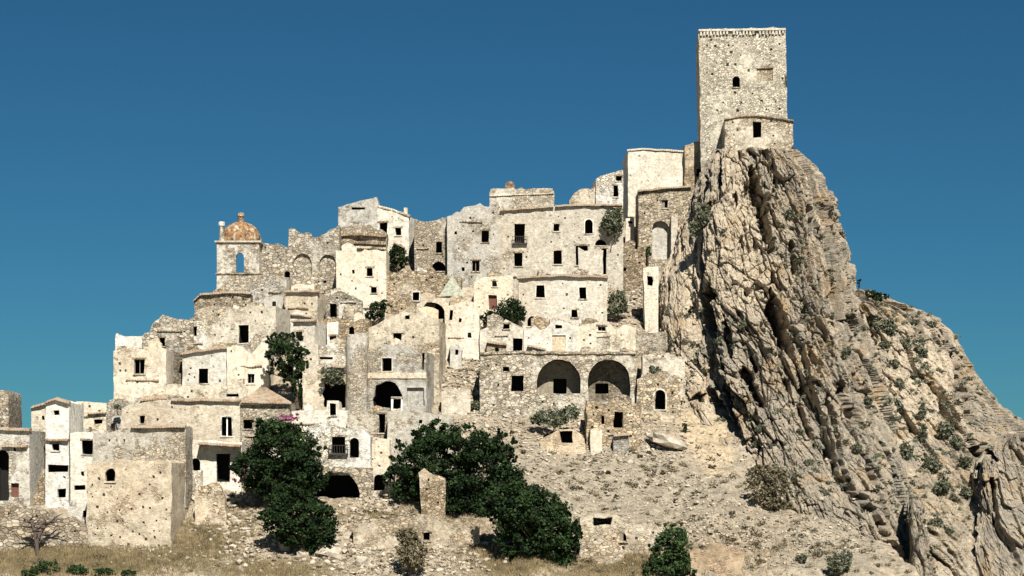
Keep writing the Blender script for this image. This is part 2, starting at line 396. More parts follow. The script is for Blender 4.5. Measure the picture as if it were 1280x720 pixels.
FOOT = []; SPECS = []
SKY = np.array([(-50,488),(0,488),(12,540),(40,508),(70,498),(130,503),(140,440),(145,418),(177,418),(203,393),(245,395),(250,368),(272,364),(273,270),(298,262),(325,300),(360,303),(362,285),(385,284),(400,293),(422,257),(471,245),(511,270),(540,275),(610,250),(613,236),(693,235),(694,255),(713,250),(745,217),(779,212),(785,186),(862,188),(875,37)], float)
def house(name, label, top, base, mat='plaster', win=(), eaves=(), Y=None, dy=0., yaw=0., depth=6., pits=0, rough=.07,
          jag=.10, pit_size=1., cat='house', root=None, ext=3.0, bx=None, group=None, step=.6, eave_mat='tile', eave_over=.38, wall_name='wall', roofs=()):
    bl, br = base if isinstance(base, tuple) else (base, base)
    if Y is None: Y = Yt((bl+br)/2) - .8
    Y += dy
    pl = Plane(top[0][0], Y, yaw)
    T = [pl.uz(*p) for p in top]; xl, xr = bx or (top[0][0], top[-1][0])
    L, Rr = pl.uz(xl, bl), pl.uz(xr, br)
    if root is None:
        c = pl.xyz((L[0]+Rr[0])/2, min(L[1], Rr[1])); root = empty(name, c, label, cat, group)
    # ragged top edge
    tt = []
    for (a, b) in zip(T, T[1:]):
        n = max(1, int(math.hypot(b[0]-a[0], b[1]-a[1])/.55))
        for i in range(n):
            f = i/n; u, z = a[0]+(b[0]-a[0])*f, a[1]+(b[1]-a[1])*f
            if i > 0 and jag: z += random.gauss(0, jag)*.8; u += random.uniform(-.08, .08)*(abs(b[0]-a[0]) > .5)
            tt.append((u, z))
    tt.append(T[-1])
    if jag >= .1 and not eaves and len(tt) > 9:
        for _ in range(1 + len(tt)//22):
            i = random.randrange(2, len(tt)-3); dz = random.uniform(.25, .7)
            for j in range(i, min(i+random.randint(1, 3), len(tt)-2)): tt[j] = (tt[j][0], tt[j][1]-dz)
    outline = [(L[0], L[1]-ext), (Rr[0], Rr[1]-ext)] + tt[::-1]
    cuts, todo = [], []
    for w in win:
        x0, y0, x1, y1 = w[:4]; op = w[4] if len(w) > 4 else ''
        a, b = pl.uz(x0, y1), pl.uz(x1, y0)
        if 'a' in op: poly = arch_poly(a[0], a[1], b[0], b[1])
        else:
            j = lambda: random.uniform(-.05, .05)
            poly = [(a[0]+j(), a[1]+j()), (b[0]+j(), a[1]+j()), (b[0]+j(), b[1]+j()), (a[0]+j(), b[1]+j())]
        if 'c' in op:                    # broken, cave-like outline
            poly = [(u+random.uniform(-.16, .16), z+random.uniform(-.14, .14)) for u, z in resample(poly, .5)]
        rv = .45
        if 'i' in op: rv = .16
        if 'g' in op: rv = .75
        if 's' in op: rv = .35
        if 'N' in op: rv = 2.3
        cuts.append((poly, .5 if 'N' in op else rv, 's' in op)); todo.append((poly, rv, op, w))
    if pits:
        o = np.array(outline); lo, hi = o.min(0), o.max(0); zb = max(L[1], Rr[1]); got = []
        for _ in range(pits*12):
            if len(got) >= pits: break
            u, z = random.uniform(lo[0]+.5, hi[0]-.5), random.uniform(min(L[1], Rr[1])+.4, hi[1]-.5)
            if pits > 18 and random.random() < .6: z = round(z/1.3)*1.3 + random.uniform(-.2, .2)
            if not all(inpoly(np.array([[u+a, z+b]]), outline)[0] for a in (-.45, .45) for b in (-.45, .45)): continue
            bad = any(min(q[0] for q in p)-.5 < u < max(q[0] for q in p)+.5 and min(q[1] for q in p)-.5 < z < max(q[1] for q in p)+.5 for p, _, _ in cuts)
            if bad: continue
            h = random.uniform(.06, .14)*pit_size; k = random.uniform(.8, 1.3); got.append(1)
            cuts.append(([(u-h, z-h*k), (u+h, z-h*k), (u+h, z+h*k), (u-h, z+h*k)], .32, True))
    facade(wall_name, pl, outline, cuts, mat, root, depth, rough, step)
    if depth >= 2.5: FOOT.append((pl, L[0], Rr[0], depth))
    for poly, rv, op, w in todo:
        nm = 'doorway' if 'd' in op or 'r' in op else 'archway' if 'a' in op and (w[3]-w[1]) > 18 else 'window'
        if 'i' in op: o = prism('blocked_' + ('doorway' if w[3]-w[1] > 15 else 'window'), pl, offset(poly, .04), rv-.04, rv+.3, 'stone_brown' if 'x' not in op else 'rubble_wall', root)
        elif 'g' in op: o = prism('blocked_archway', pl, offset(poly, .05), rv-.05, rv+.3, 'plaster_grey', root)
        elif 'r' in op: o = prism('door', pl, offset(poly, .05), rv-.08, rv+.02, 'wood_red', root)
        elif 's' in op: o = None
        elif 'N' in op:
            door = w[5]; a, b = pl.uz(door[0], door[3]), pl.uz(door[2], door[1])
            dp = [(a[0], a[1]), (b[0], a[1]), (b[0], b[1]), (a[0], b[1])]
            o = facade('vault_wall', pl, offset(poly, .1), [(dp, .4, False)], 'stone_dark', root, .6, .05, d0=rv-.05)  # dark stone paints the arch's shade onto its back wall
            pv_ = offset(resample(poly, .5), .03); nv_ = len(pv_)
            mesh_obj('vault', [pl.xyz(u, z, d) for d in (.47, rv) for u, z in pv_], [(k, (k+1) % nv_, nv_+(k+1) % nv_, nv_+k) for k in range(nv_)], 'stone_shade', root, 40)  # lining coloured dark to deepen the shade inside the arch
            room('doorway', pl, dp, rv+.3, 1.2, o if o.parent is None else o)
        else:
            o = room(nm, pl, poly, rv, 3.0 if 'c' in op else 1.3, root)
            u0, u1 = min(q[0] for q in poly), max(q[0] for q in poly); z0, z1 = min(q[1] for q in poly), max(q[1] for q in poly)
            big_ = u1-u0 > .55 and z1-z0 > .6 and 'c' not in op and u1-u0 < 2.2
            if big_ and nm == 'window':
                prism('sill', pl, [(u0-.12, z0-.13), (u1+.12, z0-.13), (u1+.12, z0+.01), (u0-.12, z0+.01)], -.10, .30, 'stone', o, .02)
                if 'a' not in op and 'f' not in op: prism('lintel', pl, [(u0-.2, z1-.01), (u1+.2, z1-.01), (u1+.2, z1+.19), (u0-.2, z1+.19)], -.05, .2, 'stone_brown', o, .02)
                k_ = random.random()
                if k_ < .14: ringpart('frame', pl, offset(poly, -.09), .10, .30, .36, 'wood_grey', o)
                if k_ < .06: c_ = (u0+u1)/2; prism('shutter', pl, [(u0+.03, z0+.02), (c_-.02, z0+.02), (c_-.02, z1-.03), (u0+.03, z1-.03)], .24, .29, 'wood_grey', o)
                elif k_ < .16: c_ = (u0+u1)/2; prism('crossbar', pl, [(c_-.04, z0), (c_+.04, z0), (c_+.04, z1), (c_-.04, z1)], .31, .35, 'wood_grey', o)
            if 'm' in op:
                u0, u1 = min(q[0] for q in poly), max(q[0] for q in poly); z0, z1 = min(q[1] for q in poly), max(q[1] for q in poly)
                c = (u0+u1)/2; prism('mullion', pl, [(c-.07, z0-.05), (c+.07, z0-.05), (c+.07, z1+.05), (c-.07, z1+.05)], .2, .32, 'limewash', o)
        if 'f' in op and o: ringpart('surround', pl, poly, .16, -.04, .03, 'plaster_white', o)
        if 'b' in op and o:
            u0, u1 = min(q[0] for q in poly)-.3, max(q[0] for q in poly)+.3; z0 = min(q[1] for q in poly)
            b = MB()
            def bar(ua, ub, za, zb, da, db):
                V = [pl.xyz(u, z, d) for u in (ua, ub) for d in (da, db) for z in (za, zb)]
                b.add(V, [(0,1,3,2),(4,6,7,5),(0,4,5,1),(2,3,7,6),(0,2,6,4),(1,5,7,3)])
            bar(u0, u1, z0-.18, z0-.02, -.42, .1); bar(u0, u1, z0+.82, z0+.88, -.41, -.36)
            n = 7
            for i in range(n+1):
                c = u0+.03+(u1-u0-.06)*i/n; bar(c-.025, c+.025, z0-.05, z0+.83, -.405, -.365)
            b.build('balcony', 'iron', root)
    SPECS.append((root, pl, top, (bl, br), Y, yaw, win, cat, depth))
    for e in eaves: eave('roof' if eave_mat == 'tile' else 'cornice', pl, e, root, eave_mat, eave_over)
    return root, pl

def roof_slope(root, q, mat='tile', n=None):
    """corrugated tile slope: q = front-left, front-right, back-right, back-left world points"""
    a, b, c, d = [Vector(p) for p in q]; n = n or max(6, int((b-a).length/.17)); V, F = [], []
    m = 5
    for i in range(n+1):
        for k in range(m+1):
            f, g = i/n, k/m
            p = (a.lerp(b, f)).lerp(d.lerp(c, f), g); p.z += .06*(i % 2) + .05*float(pn(p.x, p.y, 2.)); V.append(p)
    off = len(V)
    V += [p - Vector((0, 0, .18)) for p in V]
    I = lambda i, k: i*(m+1)+k
    for i in range(n):
        for k in range(m):
            F.append((I(i,k), I(i+1,k), I(i+1,k+1), I(i,k+1))); F.append(tuple(off+x for x in (I(i,k), I(i,k+1), I(i+1,k+1), I(i+1,k))))
        F.append((I(i,0), I(i+1,0), off+I(i+1,0), off+I(i,0)))
    for k in range(m): F += [(I(0,k), I(0,k+1), off+I(0,k+1), off+I(0,k)), (I(n,k), I(n,k+1), off+I(n,k+1), off+I(n,k))]
    return mesh_obj('roof', [tuple(v) for v in V], F, mat, root)

# ------------------------------------------------------------------ terrain
cap_px = [-900, -400, -50, 0, 60, 130, 145, 200, 245, 280, 330, 430, 480, 560, 620, 700, 760, 800, 860, 900, 940, 965, 985, 1020, 1060, 1110, 1135, 1170, 1300, 1800]
cap_py = [720, 640, 580, 565, 550, 540, 508, 480, 450, 402, 385, 350, 330, 325, 305, 295, 285, 262, 245, 225, 560, 632, 640, 648, 656, 672, 700, 745, 790, 900]
def terrain_z(x, y, detail=True):
    x, y = np.asarray(x, float), np.asarray(y, float)
    py = 700 - 6*(y-205); z = (EYE-py)*S*y
    px = 640 + x/(S*y)
    cpy = np.interp(px, cap_px, cap_py); yr = Yt(cpy); zr = (EYE-cpy)*S*yr
    past = np.maximum(0, y-yr)
    z = np.where(y > yr, zr - .55*past, z)
    # scoop a gentle hollow under the scree and a flatter shelf at lower left
    if detail:
        w = sstep(-3, 3, x*0+3)
        z = z + .95*fbm(x*.10, y*.10, 1.7, 3)*np.where(x > 0, 1., .6) + .22*fbm(x*.42, y*.42, 5.2, 4, .6)
        st_ = 1.5; zw = z + .5*fbm(x*.12, y*.12, 7.7, 3); fr = zw/st_ - np.floor(zw/st_); led = (np.floor(zw/st_) + sstep(.55, .95, fr))*st_ - zw
        z = z + .75*led*sstep(-2, 6, x)*sstep(2.5, -1.0, z)*sstep(.0, .25, .25+pn(x*.06, y*.06, 2.2))
        z = z + .5*np.abs(fbm(x*.07+4, y*.2, 9.2, 3))*sstep(0, 30, x) - .55*sstep(.25, .0, np.abs(pn(x*.16+.05*y, y*.035, 4.4)))*sstep(-5, 5, x)
    return np.maximum(z, -38 + 0*z)
xs = np.concatenate([np.arange(-190, -58, 2.0), np.arange(-58, 58, .34), np.arange(58, 190, 2.0)])
ys = np.concatenate([np.arange(120, 196, 2.0), np.arange(196, 262, .34), np.arange(262, 300, .8), np.arange(300, 420, 3.)])
GX, GY = np.meshgrid(xs, ys); GZ = terrain_z(GX, GY)
nx, ny = len(xs), len(ys)
idx = np.arange(nx*ny).reshape(ny, nx)
TV = np.stack([GX.ravel(), GY.ravel(), GZ.ravel()], 1)
TF = np.stack([idx[:-1, :-1].ravel(), idx[:-1, 1:].ravel(), idx[1:, 1:].ravel(), idx[1:, :-1].ravel()], 1)
hill = mesh_obj('hillside', TV, TF, 'earth', None, 180); tag(hill, kind='structure', label='stony debris slope with dry grass under the ruined town')
PX = 640 + TV[:, 0]/(S*TV[:, 1]); PY = EYE - TV[:, 2]/(S*TV[:, 1])
def blob(px, py, cx, cy, rx, ry): return np.exp(-((px-cx)/rx)**2 - ((py-cy)/ry)**2)
def setattr_f(o, name, arr):
    a = o.data.attributes.new(name, 'FLOAT', 'POINT'); a.data.foreach_set('value', np.asarray(arr, np.float32))
grey = np.clip(1.2*blob(PX, PY, 800, 615, 190, 45) + blob(PX, PY, 690, 570, 90, 40)*.6 + blob(PX, PY, 1040, 690, 80, 40) + blob(PX, PY, 270, 705, 60, 18), 0, 1.3)
straw = np.clip(blob(PX, PY, 60, 700, 160, 24)*1.3 + blob(PX, PY, 260, 672, 50, 26) + blob(PX, PY, 770, 705, 70, 28) + blob(PX, PY, 640, 700, 50, 26) + blob(PX, PY, 350, 714, 70, 16) + .6*blob(PX, PY, 480, 640, 60, 16) + .5*blob(PX, PY, 310, 640, 40, 18), 0, 1.3)
ochre = np.clip(blob(PX, PY, 895, 560, 26, 45) + blob(PX, PY, 870, 530, 20, 25) + .5*blob(PX, PY, 520, 660, 70, 18), 0, 1)
for n_, a_ in (('grey', grey), ('straw', straw), ('ochre', ochre)): setattr_f(hill, n_, a_)
gp = mesh_obj('ground', [(-9000,-3000,-38.5),(9000,-3000,-38.5),(9000,16000,-38.5),(-9000,16000,-38.5)], [(0,1,2,3)], 'earth')
tag(gp, kind='structure', label='dry valley floor around the hill')

# ------------------------------------------------------------------ rock shells
CHASMS = [  # photo polyline, half width px, depth m : named clefts of the crag
    ([(938,212),(950,245),(958,285),(966,312)], 7, 3.6), ([(964,362),(974,395),(988,440)], 8, 4.0), ([(884,350),(882,385),(885,420)], 8, 4.5),
    ([(882,480),(900,515),(922,560),(934,606)], 9, 3.4), ([(905,395),(908,425),(915,450)], 5, 2.5), ([(925,450),(940,480),(955,515)], 7, 3.2),
    ([(938,440),(950,470)], 4, 2.0), ([(990,300),(998,345)], 4, 1.8), ([(1050,480),(1060,510),(1072,545)], 6, 2.6), ([(1035,555),(1042,580)], 5, 2.2),
    ([(1008,380),(1020,430),(1030,470)], 3.5, 1.6), ([(985,470),(1000,510)], 3, 1.6), ([(1080,570),(1095,610)], 4, 1.8), ([(920,240),(918,262)], 3, 1.2), ([(1040,410),(1052,445)], 4, 1.6), ([(1012,250),(1020,290)], 3, 1.4)]
def segdist(px, py, pl_):
    d = np.full(px.shape, 1e9)
    for (x0, y0), (x1, y1) in zip(pl_, pl_[1:]):
        t_ = np.clip(((px-x0)*(x1-x0)+(py-y0)*(y1-y0))/((x1-x0)**2+(y1-y0)**2), 0, 1)
        d = np.minimum(d, np.hypot(px-(x0+t_*(x1-x0)), py-(y0+t_*(y1-y0))))
    return d
def shell(name, label, rows, nu, nv, amp, seed, slant, sandf=None, chasms=(), close=18., sharp=180):
    rows = np.array(rows, float); py = np.linspace(rows[0, 0], rows[-1, 0], nv)
    cols = [np.interp(py, rows[:, 0], rows[:, k]) for k in range(1, 5)]
    u = np.linspace(0, 1, nu)
    U, PYg = np.meshgrid(u, py); pxl, pxr, yf, yb = [c[:, None]+0*U for c in cols]
    c_ = (.5-.5*np.cos(np.pi*U)); c_ = .55*c_ + .45*U
    pxg = pxl + (pxr-pxl)*c_
    Yg = yb - (yb-yf)*np.clip(np.sin(np.pi*U), 0, 1)**.5
    X, Z = (pxg-640)*S*Yg, (EYE-PYg)*S*Yg
    k0, k1 = slant                       # slant of the beds at top and bottom
    zt, zb = Z.max(), Z.min(); zz = (Z-zb)/(zt-zb)
    g_ = (k1*zz + (k0-k1)*zz**2/2)*(zt-zb)
    ds_ = np.hypot(np.diff(X, axis=1), np.diff(Yg, axis=1)); A = np.concatenate([0*X[:, :1], np.cumsum(ds_, 1)], 1)
    A = A - A[:, nu//2:nu//2+1] + X[:, nu//2:nu//2+1]          # true distance along the face
    w = A + g_ + 1.6*pn(A*.12, Z*.07, seed+.5) + .5*pn(A*.3, Z*.16, seed+2.5)
    s = seed*13.7
    def blocks(size, stretch, k, tw=0.):        # fractured blocks: random set-back per block, open joints between them
        qx = (w + tw*Z + size*.22*fbm(A*.6/size, Z*.3/size, k, 2))/size + k*3.1; qy = (Z + size*stretch*.14*fbm(A*.7/size, Z*.4/size, k+9., 2))/(size*stretch) + k*1.7
        ix, iy = np.floor(qx), np.floor(qy); f1 = np.full(qx.shape, 9.); f2 = f1.copy(); hv = f1*0; ox = f1*0
        for a_ in (-1, 0, 1):
            for b_ in (-1, 0, 1):
                cx_, cy_ = ix+a_, iy+b_
                r1 = np.abs(np.sin(cx_*127.1+cy_*311.7+k)*43758.5453) % 1; r2 = np.abs(np.sin(cx_*269.5+cy_*183.3+k)*24634.6345) % 1; r3 = np.abs(np.sin(cx_*113.5+cy_*271.9+k)*31415.927) % 1
                ux, uy = cx_+r1-qx, cy_+r2-qy; dd_ = np.sqrt(ux*ux+uy*uy)
                near = dd_ < f1; f2 = np.where(near, f1, np.minimum(f2, dd_)); f1 = np.where(near, dd_, f1); hv = np.where(near, r3, hv); ox = np.where(near, ux, ox)
        return (hv-.5)*2 + .45*ox - .55*sstep(.09, .0, f2-f1)
    sd = sandf(pxg, PYg) if sandf else 0*pxg
    calm = 1 - .5*np.clip(sd, 0, 1)
    flank = 1 - sstep(.62, .85, np.abs(2*c_-1))
    va, vb = .4+.9*sstep(-.4, .45, pn(A*.09, Z*.06, s+50)), .4+.9*sstep(-.4, .4, pn(A*.16, Z*.11, s+60))
    d = 1.7*fbm(w*.10+s, Z*.035, s*.3, 3) + calm*(1.3*blocks(5.2, 2.4, s+7, -.06) + 1.15*va*blocks(2.6, 2.2, s+1, .10) + .66*vb*blocks(1.35, 1.8, s+2, -.16) + flank*(.34*va*blocks(.7, 1.5, s+3, .22) + .14*blocks(.38, 1.3, s+4, -.1))) + (1-flank)*.5*fbm(X*.9, Z*.6, Yg*.2, 3) \
        + .55*fbm(A*.30, Z*.22, s+2., 4, .6) + .30*fbm(A*1.2, Z*.9, s+6., 4, .65)
    cr = pn(w*.24+3.3, Z*.06, s+20) + .14*pn(A*1.1, Z*1.1, s); d -= 2.8*calm*sstep(.42, .50, cr)
    cr2 = pn(w*.55, Z*.12, s+30) + .14*pn(A*1.6, Z*1.4, s); d -= 2.4*calm*sstep(.45, .52, cr2)
    cr3 = pn(w*1.3, Z*.35, s+40) + .10*pn(A*3., Z*2., s); d -= .9*vb*sstep(.47, .55, cr3)
    d = d*amp
    wig = 1.0*pn(X*.35, Z*.35, 3.) + .9*pn(X*1.0, Z*.8, 7.) + .5*pn(X*2.6, Z*2., 9.)
    for pl_, hw, dep in chasms:
        dd = segdist(pxg, PYg, pl_) + hw*.75*wig
        ends = np.minimum(np.hypot(pxg-pl_[0][0], PYg-pl_[0][1]), np.hypot(pxg-pl_[-1][0], PYg-pl_[-1][1]))
        dep = dep*1.35; lim = hw*(.25+.75*sstep(0, hw*2.5, ends)); d -= dep*(1+.4*wig)*sstep(lim*1.05, lim*.55, dd)
    cx = 2*c_-1; dx, dyv = cx*np.abs(cx), -np.sqrt(np.clip(1-.6*cx**4, .1, 1))
    fade = 1 - .75*sstep(.93, 1.0, np.abs(cx))
    X2 = X + dx*d*fade*.75; Y2 = Yg + dyv*d
    V = np.stack([X2.ravel(), Y2.ravel(), Z.ravel()], 1)
    I = np.arange(nu*nv).reshape(nv, nu)
    F = np.stack([I[:-1, :-1].ravel(), I[1:, :-1].ravel(), I[1:, 1:].ravel(), I[:-1, 1:].ravel()], 1).tolist()
    # back ribs close the rock behind
    bpts = []
    for r in range(0, nv, 8): bpts.append(r)
    if bpts[-1] != nv-1: bpts.append(nv-1)
    Vl = V.tolist(); bi = []
    for r in bpts:
        xm = (X2[r, 0]+X2[r, -1])/2; bi.append(len(Vl)); Vl.append((xm, cols[3][r]+close, Z[r, 0]-1.0))
    for j in range(len(bpts)-1):
        a, b = bpts[j], bpts[j+1]
        F.append(tuple([bi[j]] + [int(I[q, -1]) for q in range(a, b+1)] + [bi[j+1]])); F.append(tuple([bi[j+1]] + [int(I[q, 0]) for q in range(b, a-1, -1)] + [bi[j]]))
    # top: concentric rows inwards
    prev = list(I[0]); n = nu
    for f_, h in ((.35, .5), (.7, .7), (1.0, .6)):
        new = []
        for k in range(n):
            p = Vector(V[prev[k]] if False else Vl[int(I[0, k])]); q = Vector(((X2[0, 0]+X2[0, -1])/2, cols[3][0]+close, p.z))
            r_ = p.lerp(q, f_); r_.z += h + .25*float(pn(r_.x*.5, r_.y*.5, 3.)); new.append(len(Vl)); Vl.append(tuple(r_))
        F += [(int(prev[k]), int(prev[k+1]), new[k+1], new[k]) for k in range(n-1)]; prev = new
    o = mesh_obj(name, Vl, F, 'rock', None, None)
    tag(o, label=label, kind='structure')
    ex = len(Vl)-nu*nv
    st = np.concatenate([np.stack([w.ravel(), Y2.ravel()*.3, Z.ravel()], 1), np.array([Vl[-1]]*ex)])
    a = o.data.attributes.new('strata', 'FLOAT_VECTOR', 'POINT'); a.data.foreach_set('vector', st.astype(np.float32).ravel())
    setattr_f(o, 'sand', np.concatenate([sd.ravel(), np.full(ex, .6)]))
    return o
crag_rows = [  # py, left px, right px, front depth, back depth
    (186, 892, 992, 249, 266), (200, 884, 1010, 247.5, 266), (217, 876, 1026, 246, 266), (240, 868, 1036, 244.5, 266), (270, 858, 1046, 243, 266), (300, 852, 1056, 241, 266),
    (330, 848, 1063, 239.5, 265), (365, 848, 1067, 237.5, 263), (400, 852, 1074, 235.5, 261), (440, 856, 1088, 233, 258), (480, 862, 1102, 230.5, 253),
    (530, 868, 1117, 227, 246), (580, 886, 1132, 223, 240), (620, 905, 1143, 219.5, 236), (660, 925, 1152, 216, 233), (730, 935, 1165, 210, 228)]
crag = shell('crag', 'tall grey and tan limestone crag with steep slanting fins under the castle tower', crag_rows, 430, 570, .78, 1.0, (.0, .50),
    lambda px, py: np.clip(1.1*blob(px, py, 922, 250, 26, 75) + .9*blob(px, py, 905, 340, 34, 60) + .8*blob(px, py, 865, 360, 28, 60) + .35*blob(px, py, 1000, 260, 60, 90) + .5*blob(px, py, 950, 360, 40, 40), 0, 1.1), CHASMS)
hill_rows = [(362, 930, 1084, 266, 284), (372, 930, 1104, 265, 284), (388, 930, 1150, 264, 284), (398, 930, 1170, 263, 284), (415, 930, 1190, 262, 283), (440, 930, 1206, 260.5, 281), (475, 930, 1226, 258, 278), (505, 930, 1248, 256, 275),
    (525, 930, 1274, 254, 273), (540, 930, 1290, 253, 272), (600, 930, 1330, 240, 262), (680, 930, 1370, 225, 250), (780, 930, 1400, 211, 240)]
rhill = shell('rocky_hill', 'ochre rocky hill dotted with shrubs behind the crag', hill_rows, 400, 330, .85, 2.0, (.15, .5),
    lambda px, py: np.clip(.32 + .3*blob(px, py, 1150, 480, 50, 80) - 1.0*sstep(1195, 1225, px - (py-480)*.15)*sstep(440, 480, py), 0, 1.1),
    [([(1192,478),(1200,505),(1222,530)], 8, 3.5), ([(1222,560),(1240,570),(1252,566)], 9, 3.0), ([(1185,430),(1192,460)], 3, 1.2)])
shell('rock_pillar', 'jagged grey rock pillar at the foot of the crag', [(624, 1137, 1149, 216, 221), (640, 1133, 1155, 214, 221), (670, 1131, 1160, 213, 221), (700, 1129, 1165, 212, 221), (760, 1122, 1178, 210, 222)], 120, 200, .55, 3.0, (.05, .1), None, [([(1131,650),(1134,700)], 4, 1.6)], 4.)
shell('rock_buttress', 'dark grey rock buttress in the lower right corner', [(545, 1252, 1320, 238, 247), (556, 1236, 1325, 236, 246), (575, 1220, 1330, 233, 244), (600, 1214, 1335, 230, 242), (640, 1210, 1340, 225.5, 238), (680, 1207, 1345, 220, 234), (760, 1204, 1370, 211, 230)], 200, 250, .7, 4.0, (.05, .2), None,
    [([(1214,600),(1212,650),(1215,700)], 6, 2.2), ([(1240,600),(1246,660)], 4, 1.8), ([(1228,560),(1246,575)], 8, 2.5)], 6.)
shell('rock_ledge', 'sandy fractured rock face between the arched house and the crag', [(262, 858, 905, 259, 270), (285, 848, 905, 256, 269), (320, 838, 905, 252, 267), (345, 826, 905, 249, 265), (380, 822, 905, 246.5, 262), (415, 826, 905, 243.5, 258), (450, 835, 905, 243, 254), (480, 848, 905, 240, 250), (520, 862, 905, 235.5, 246), (570, 880, 915, 230, 240)], 160, 270, .5, 5.0, (.05, .3),
    lambda px, py: np.clip(.8 + 0*px, 0, 1), [([(884,350),(882,385),(885,420)], 8, 3.0), ([(860,395),(868,386),(878,384)], 4, 2.0), ([(862,501),(872,496),(884,492)], 8, 3.0)], 5.)
BV = [BVHTree.FromPolygons([tuple(v.co) for v in o.data.vertices], [tuple(p.vertices) for p in o.data.polygons]) for o in (hill, crag, rhill, bpy.data.objects['rock_pillar'], bpy.data.objects['rock_buttress'], bpy.data.objects['rock_ledge'])]
def hit(px, py, which=None):
    d = Vector(((px-640)*S, 1, (EYE-py)*S)).normalized(); best = None
    for i, b in enumerate(BV):
        if which is not None and i not in which: continue
        p, n, _, dist = b.ray_cast(Vector((0, 0, 0)), d)
        if p is not None and (best is None or dist < best[2]): best = (p, n, dist)
    return best

# ------------------------------------------------------------------ the town, far left
house('ruined_house', 'narrow stone ruin cut off by the left frame edge', [(-34,486),(8,488),(11,493)], 548, 'stone', cat='ruin')
house('house', 'low cream house with brown tiled roof, cut by the left frame edge', [(-44,541),(0,536),(37,538)], 628, 'plaster', [(-6,562,11,626,'ad'), (14,604,24,621,'r'), (17,559,20,564)],
      eaves=[[(-44,541),(0,536),(38,537)], [(3,557),(35,557)]], yaw=-5, depth=8)
house('house', 'cream strip house with sloping roof edge left of the white house', [(39,509),(57,504)], 566, 'plaster', [(52,520,56,525)], eaves=[[(39,509),(58,504)]], depth=5)
r_, p_ = house('house', 'narrow white house with a dark open loggia above its grey door', [(57,503),(70,498),(86,503)], 628, 'plaster_white', [(67,513,74,519), (65,555,74,563), (60,581,86,590), (72,611,82,622,'d'), (79,595,82,598)],
      eaves=[[(57,503),(70,498),(87,503)], [(58,549),(86,549)]], yaw=-3)
house('house', 'white house with a large broken window beside the big stone ruin', [(88,541),(104,540),(119,541)], 634, 'plaster_white', [(103,551,116,568), (101,589,105,595), (93,606,107,612), (108,554,110,558) ][:3], depth=5)
house('garden_wall', 'low white wall with a dark hole below the white houses', [(85,630),(98,628),(109,629)], 650, 'plaster', [(103,638,108,648)], depth=1.2, cat='wall')
house('house', 'low cream house with a hooded slot window on the left skyline', [(87,506),(96,502),(118,503),(135,504)], 545, 'plaster', [(117,524,128,530)], eaves=[[(110,516),(133,515)]], pits=3)
house('house', 'small cream house with an arched grey niche on the left skyline', [(133,504),(142,501),(154,502),(167,504)], 546, 'plaster', [(138,529,144,540,'ag'), (156,522,160,528)])
house('house', 'long pale plastered house with a white framed double window', [(152,511),(167,505),(190,501),(212,500),(300,500)], 566, 'plaster_grey', [(175,520,181,529), (277,521,290,545,'fm'), (196,523,199,526)], eaves=[[(214,500),(300,500)]], pits=3)
r_, p_ = house('house', 'pale house with a sloping tiled roof above the bougainvillea tree', [(300,503),(362,503)], 563, 'plaster', [(304,525,315,536)], eaves=[[(298,504),(364,504)]])
roof_slope(r_, [at(301,502,226.5), at(364,503,226.5), at(331,484,231), at(325,484,231)])
r_, p_ = house('ruined_house', 'large roofless stone ruin riddled with putlog holes, lower left', [(108,581),(124,577),(140,573),(160,577),(190,576),(214,578)], (662,694), 'stone_brown', [(132,586,144,602,'a')], yaw=-3, depth=11, pits=46, rough=.18, jag=.2, cat='ruin', step=.5)
house('', '', [(116,541),(140,540),(164,533),(200,532),(232,533)], 600, 'plaster_grey', [(136,549,138,552), (145,549,147,552), (155,549,157,552)], eaves=[[(164,533),(232,533)]], Y=214.5, yaw=-3, depth=3.5, root=r_, wall_name='upper_wall', eave_over=.4)
b = MB()
for i in range(9):
    p = at(42+1.5*i, 624-6.0*i, 217+.55*i); b.add(*box_vf((p.x+.6, p.y+1.2, p.z-.6), .95, 1.6, .72))
tag(b.build('stone_staircase', 'stone_brown'), 'crumbling stone stair between the tiled house and the white house', 'staircase')
house('terrace_wall', 'rubble terrace wall behind the dead tree', [(-24,634),(20,630),(60,637),(108,658)], 680, 'rubble_wall', jag=.2, depth=2.5, rough=.15, pits=8, cat='wall')

# left town
house('house', 'tall cream house with one square window at the left end of the old town', [(142,439),(150,436),(172,431),(178,430),(194,433),(208,437)], 506, 'plaster', [(168,449,181,467)], pits=7, depth=7, rough=.1)
house('house', 'white roof-top room with a thin corner post on the left skyline', [(144,423),(145,417),(147,417),(149,421),(178,420)], 446, 'plaster_white', depth=4, jag=.03)
house('house', 'gabled stone house with a narrow dark window on the left skyline', [(177,421),(190,405),(203,393),(222,399),(241,399)], 446, 'stone', [(200,422,206,433)], pits=4)
house('house', 'bright white wall of a roofless house behind the gabled stone house', [(226,404),(247,401),(263,400)], 443, 'plaster_white', [(242,408,246,420), (259,417,262,424)], depth=4)
house('house', 'dark stained recessed house between two plastered fronts', [(207,439),(222,441),(240,443)], 487, 'stone_dark', [(226,452,232,466,'s')], depth=4, dy=1.5, rough=.15)
house('house', 'grey plastered house with a white framed window and tiled eave', [(228,443),(260,438),(284,435)], 487, 'plaster_grey', [(248,461,260,479,'f')], eaves=[[(226,442),(260,437),(285,434)]], pits=6)
house('ruined_house', 'pale ruin with a white framed window and a broken upright wall end', [(284,434),(296,431),(315,437),(326,430),(328,423),(334,422),(336,436)], 490, 'plaster', [(309,467,318,479,'f')], rough=.12, pits=3, cat='ruin')
house('house', 'stone house with a tall black doorway framed in white', [(247,387),(262,383),(300,383),(345,383)], 442, 'stone', [(298,406,311,429,'df')], yaw=-10, depth=6, pits=18, rough=.12)
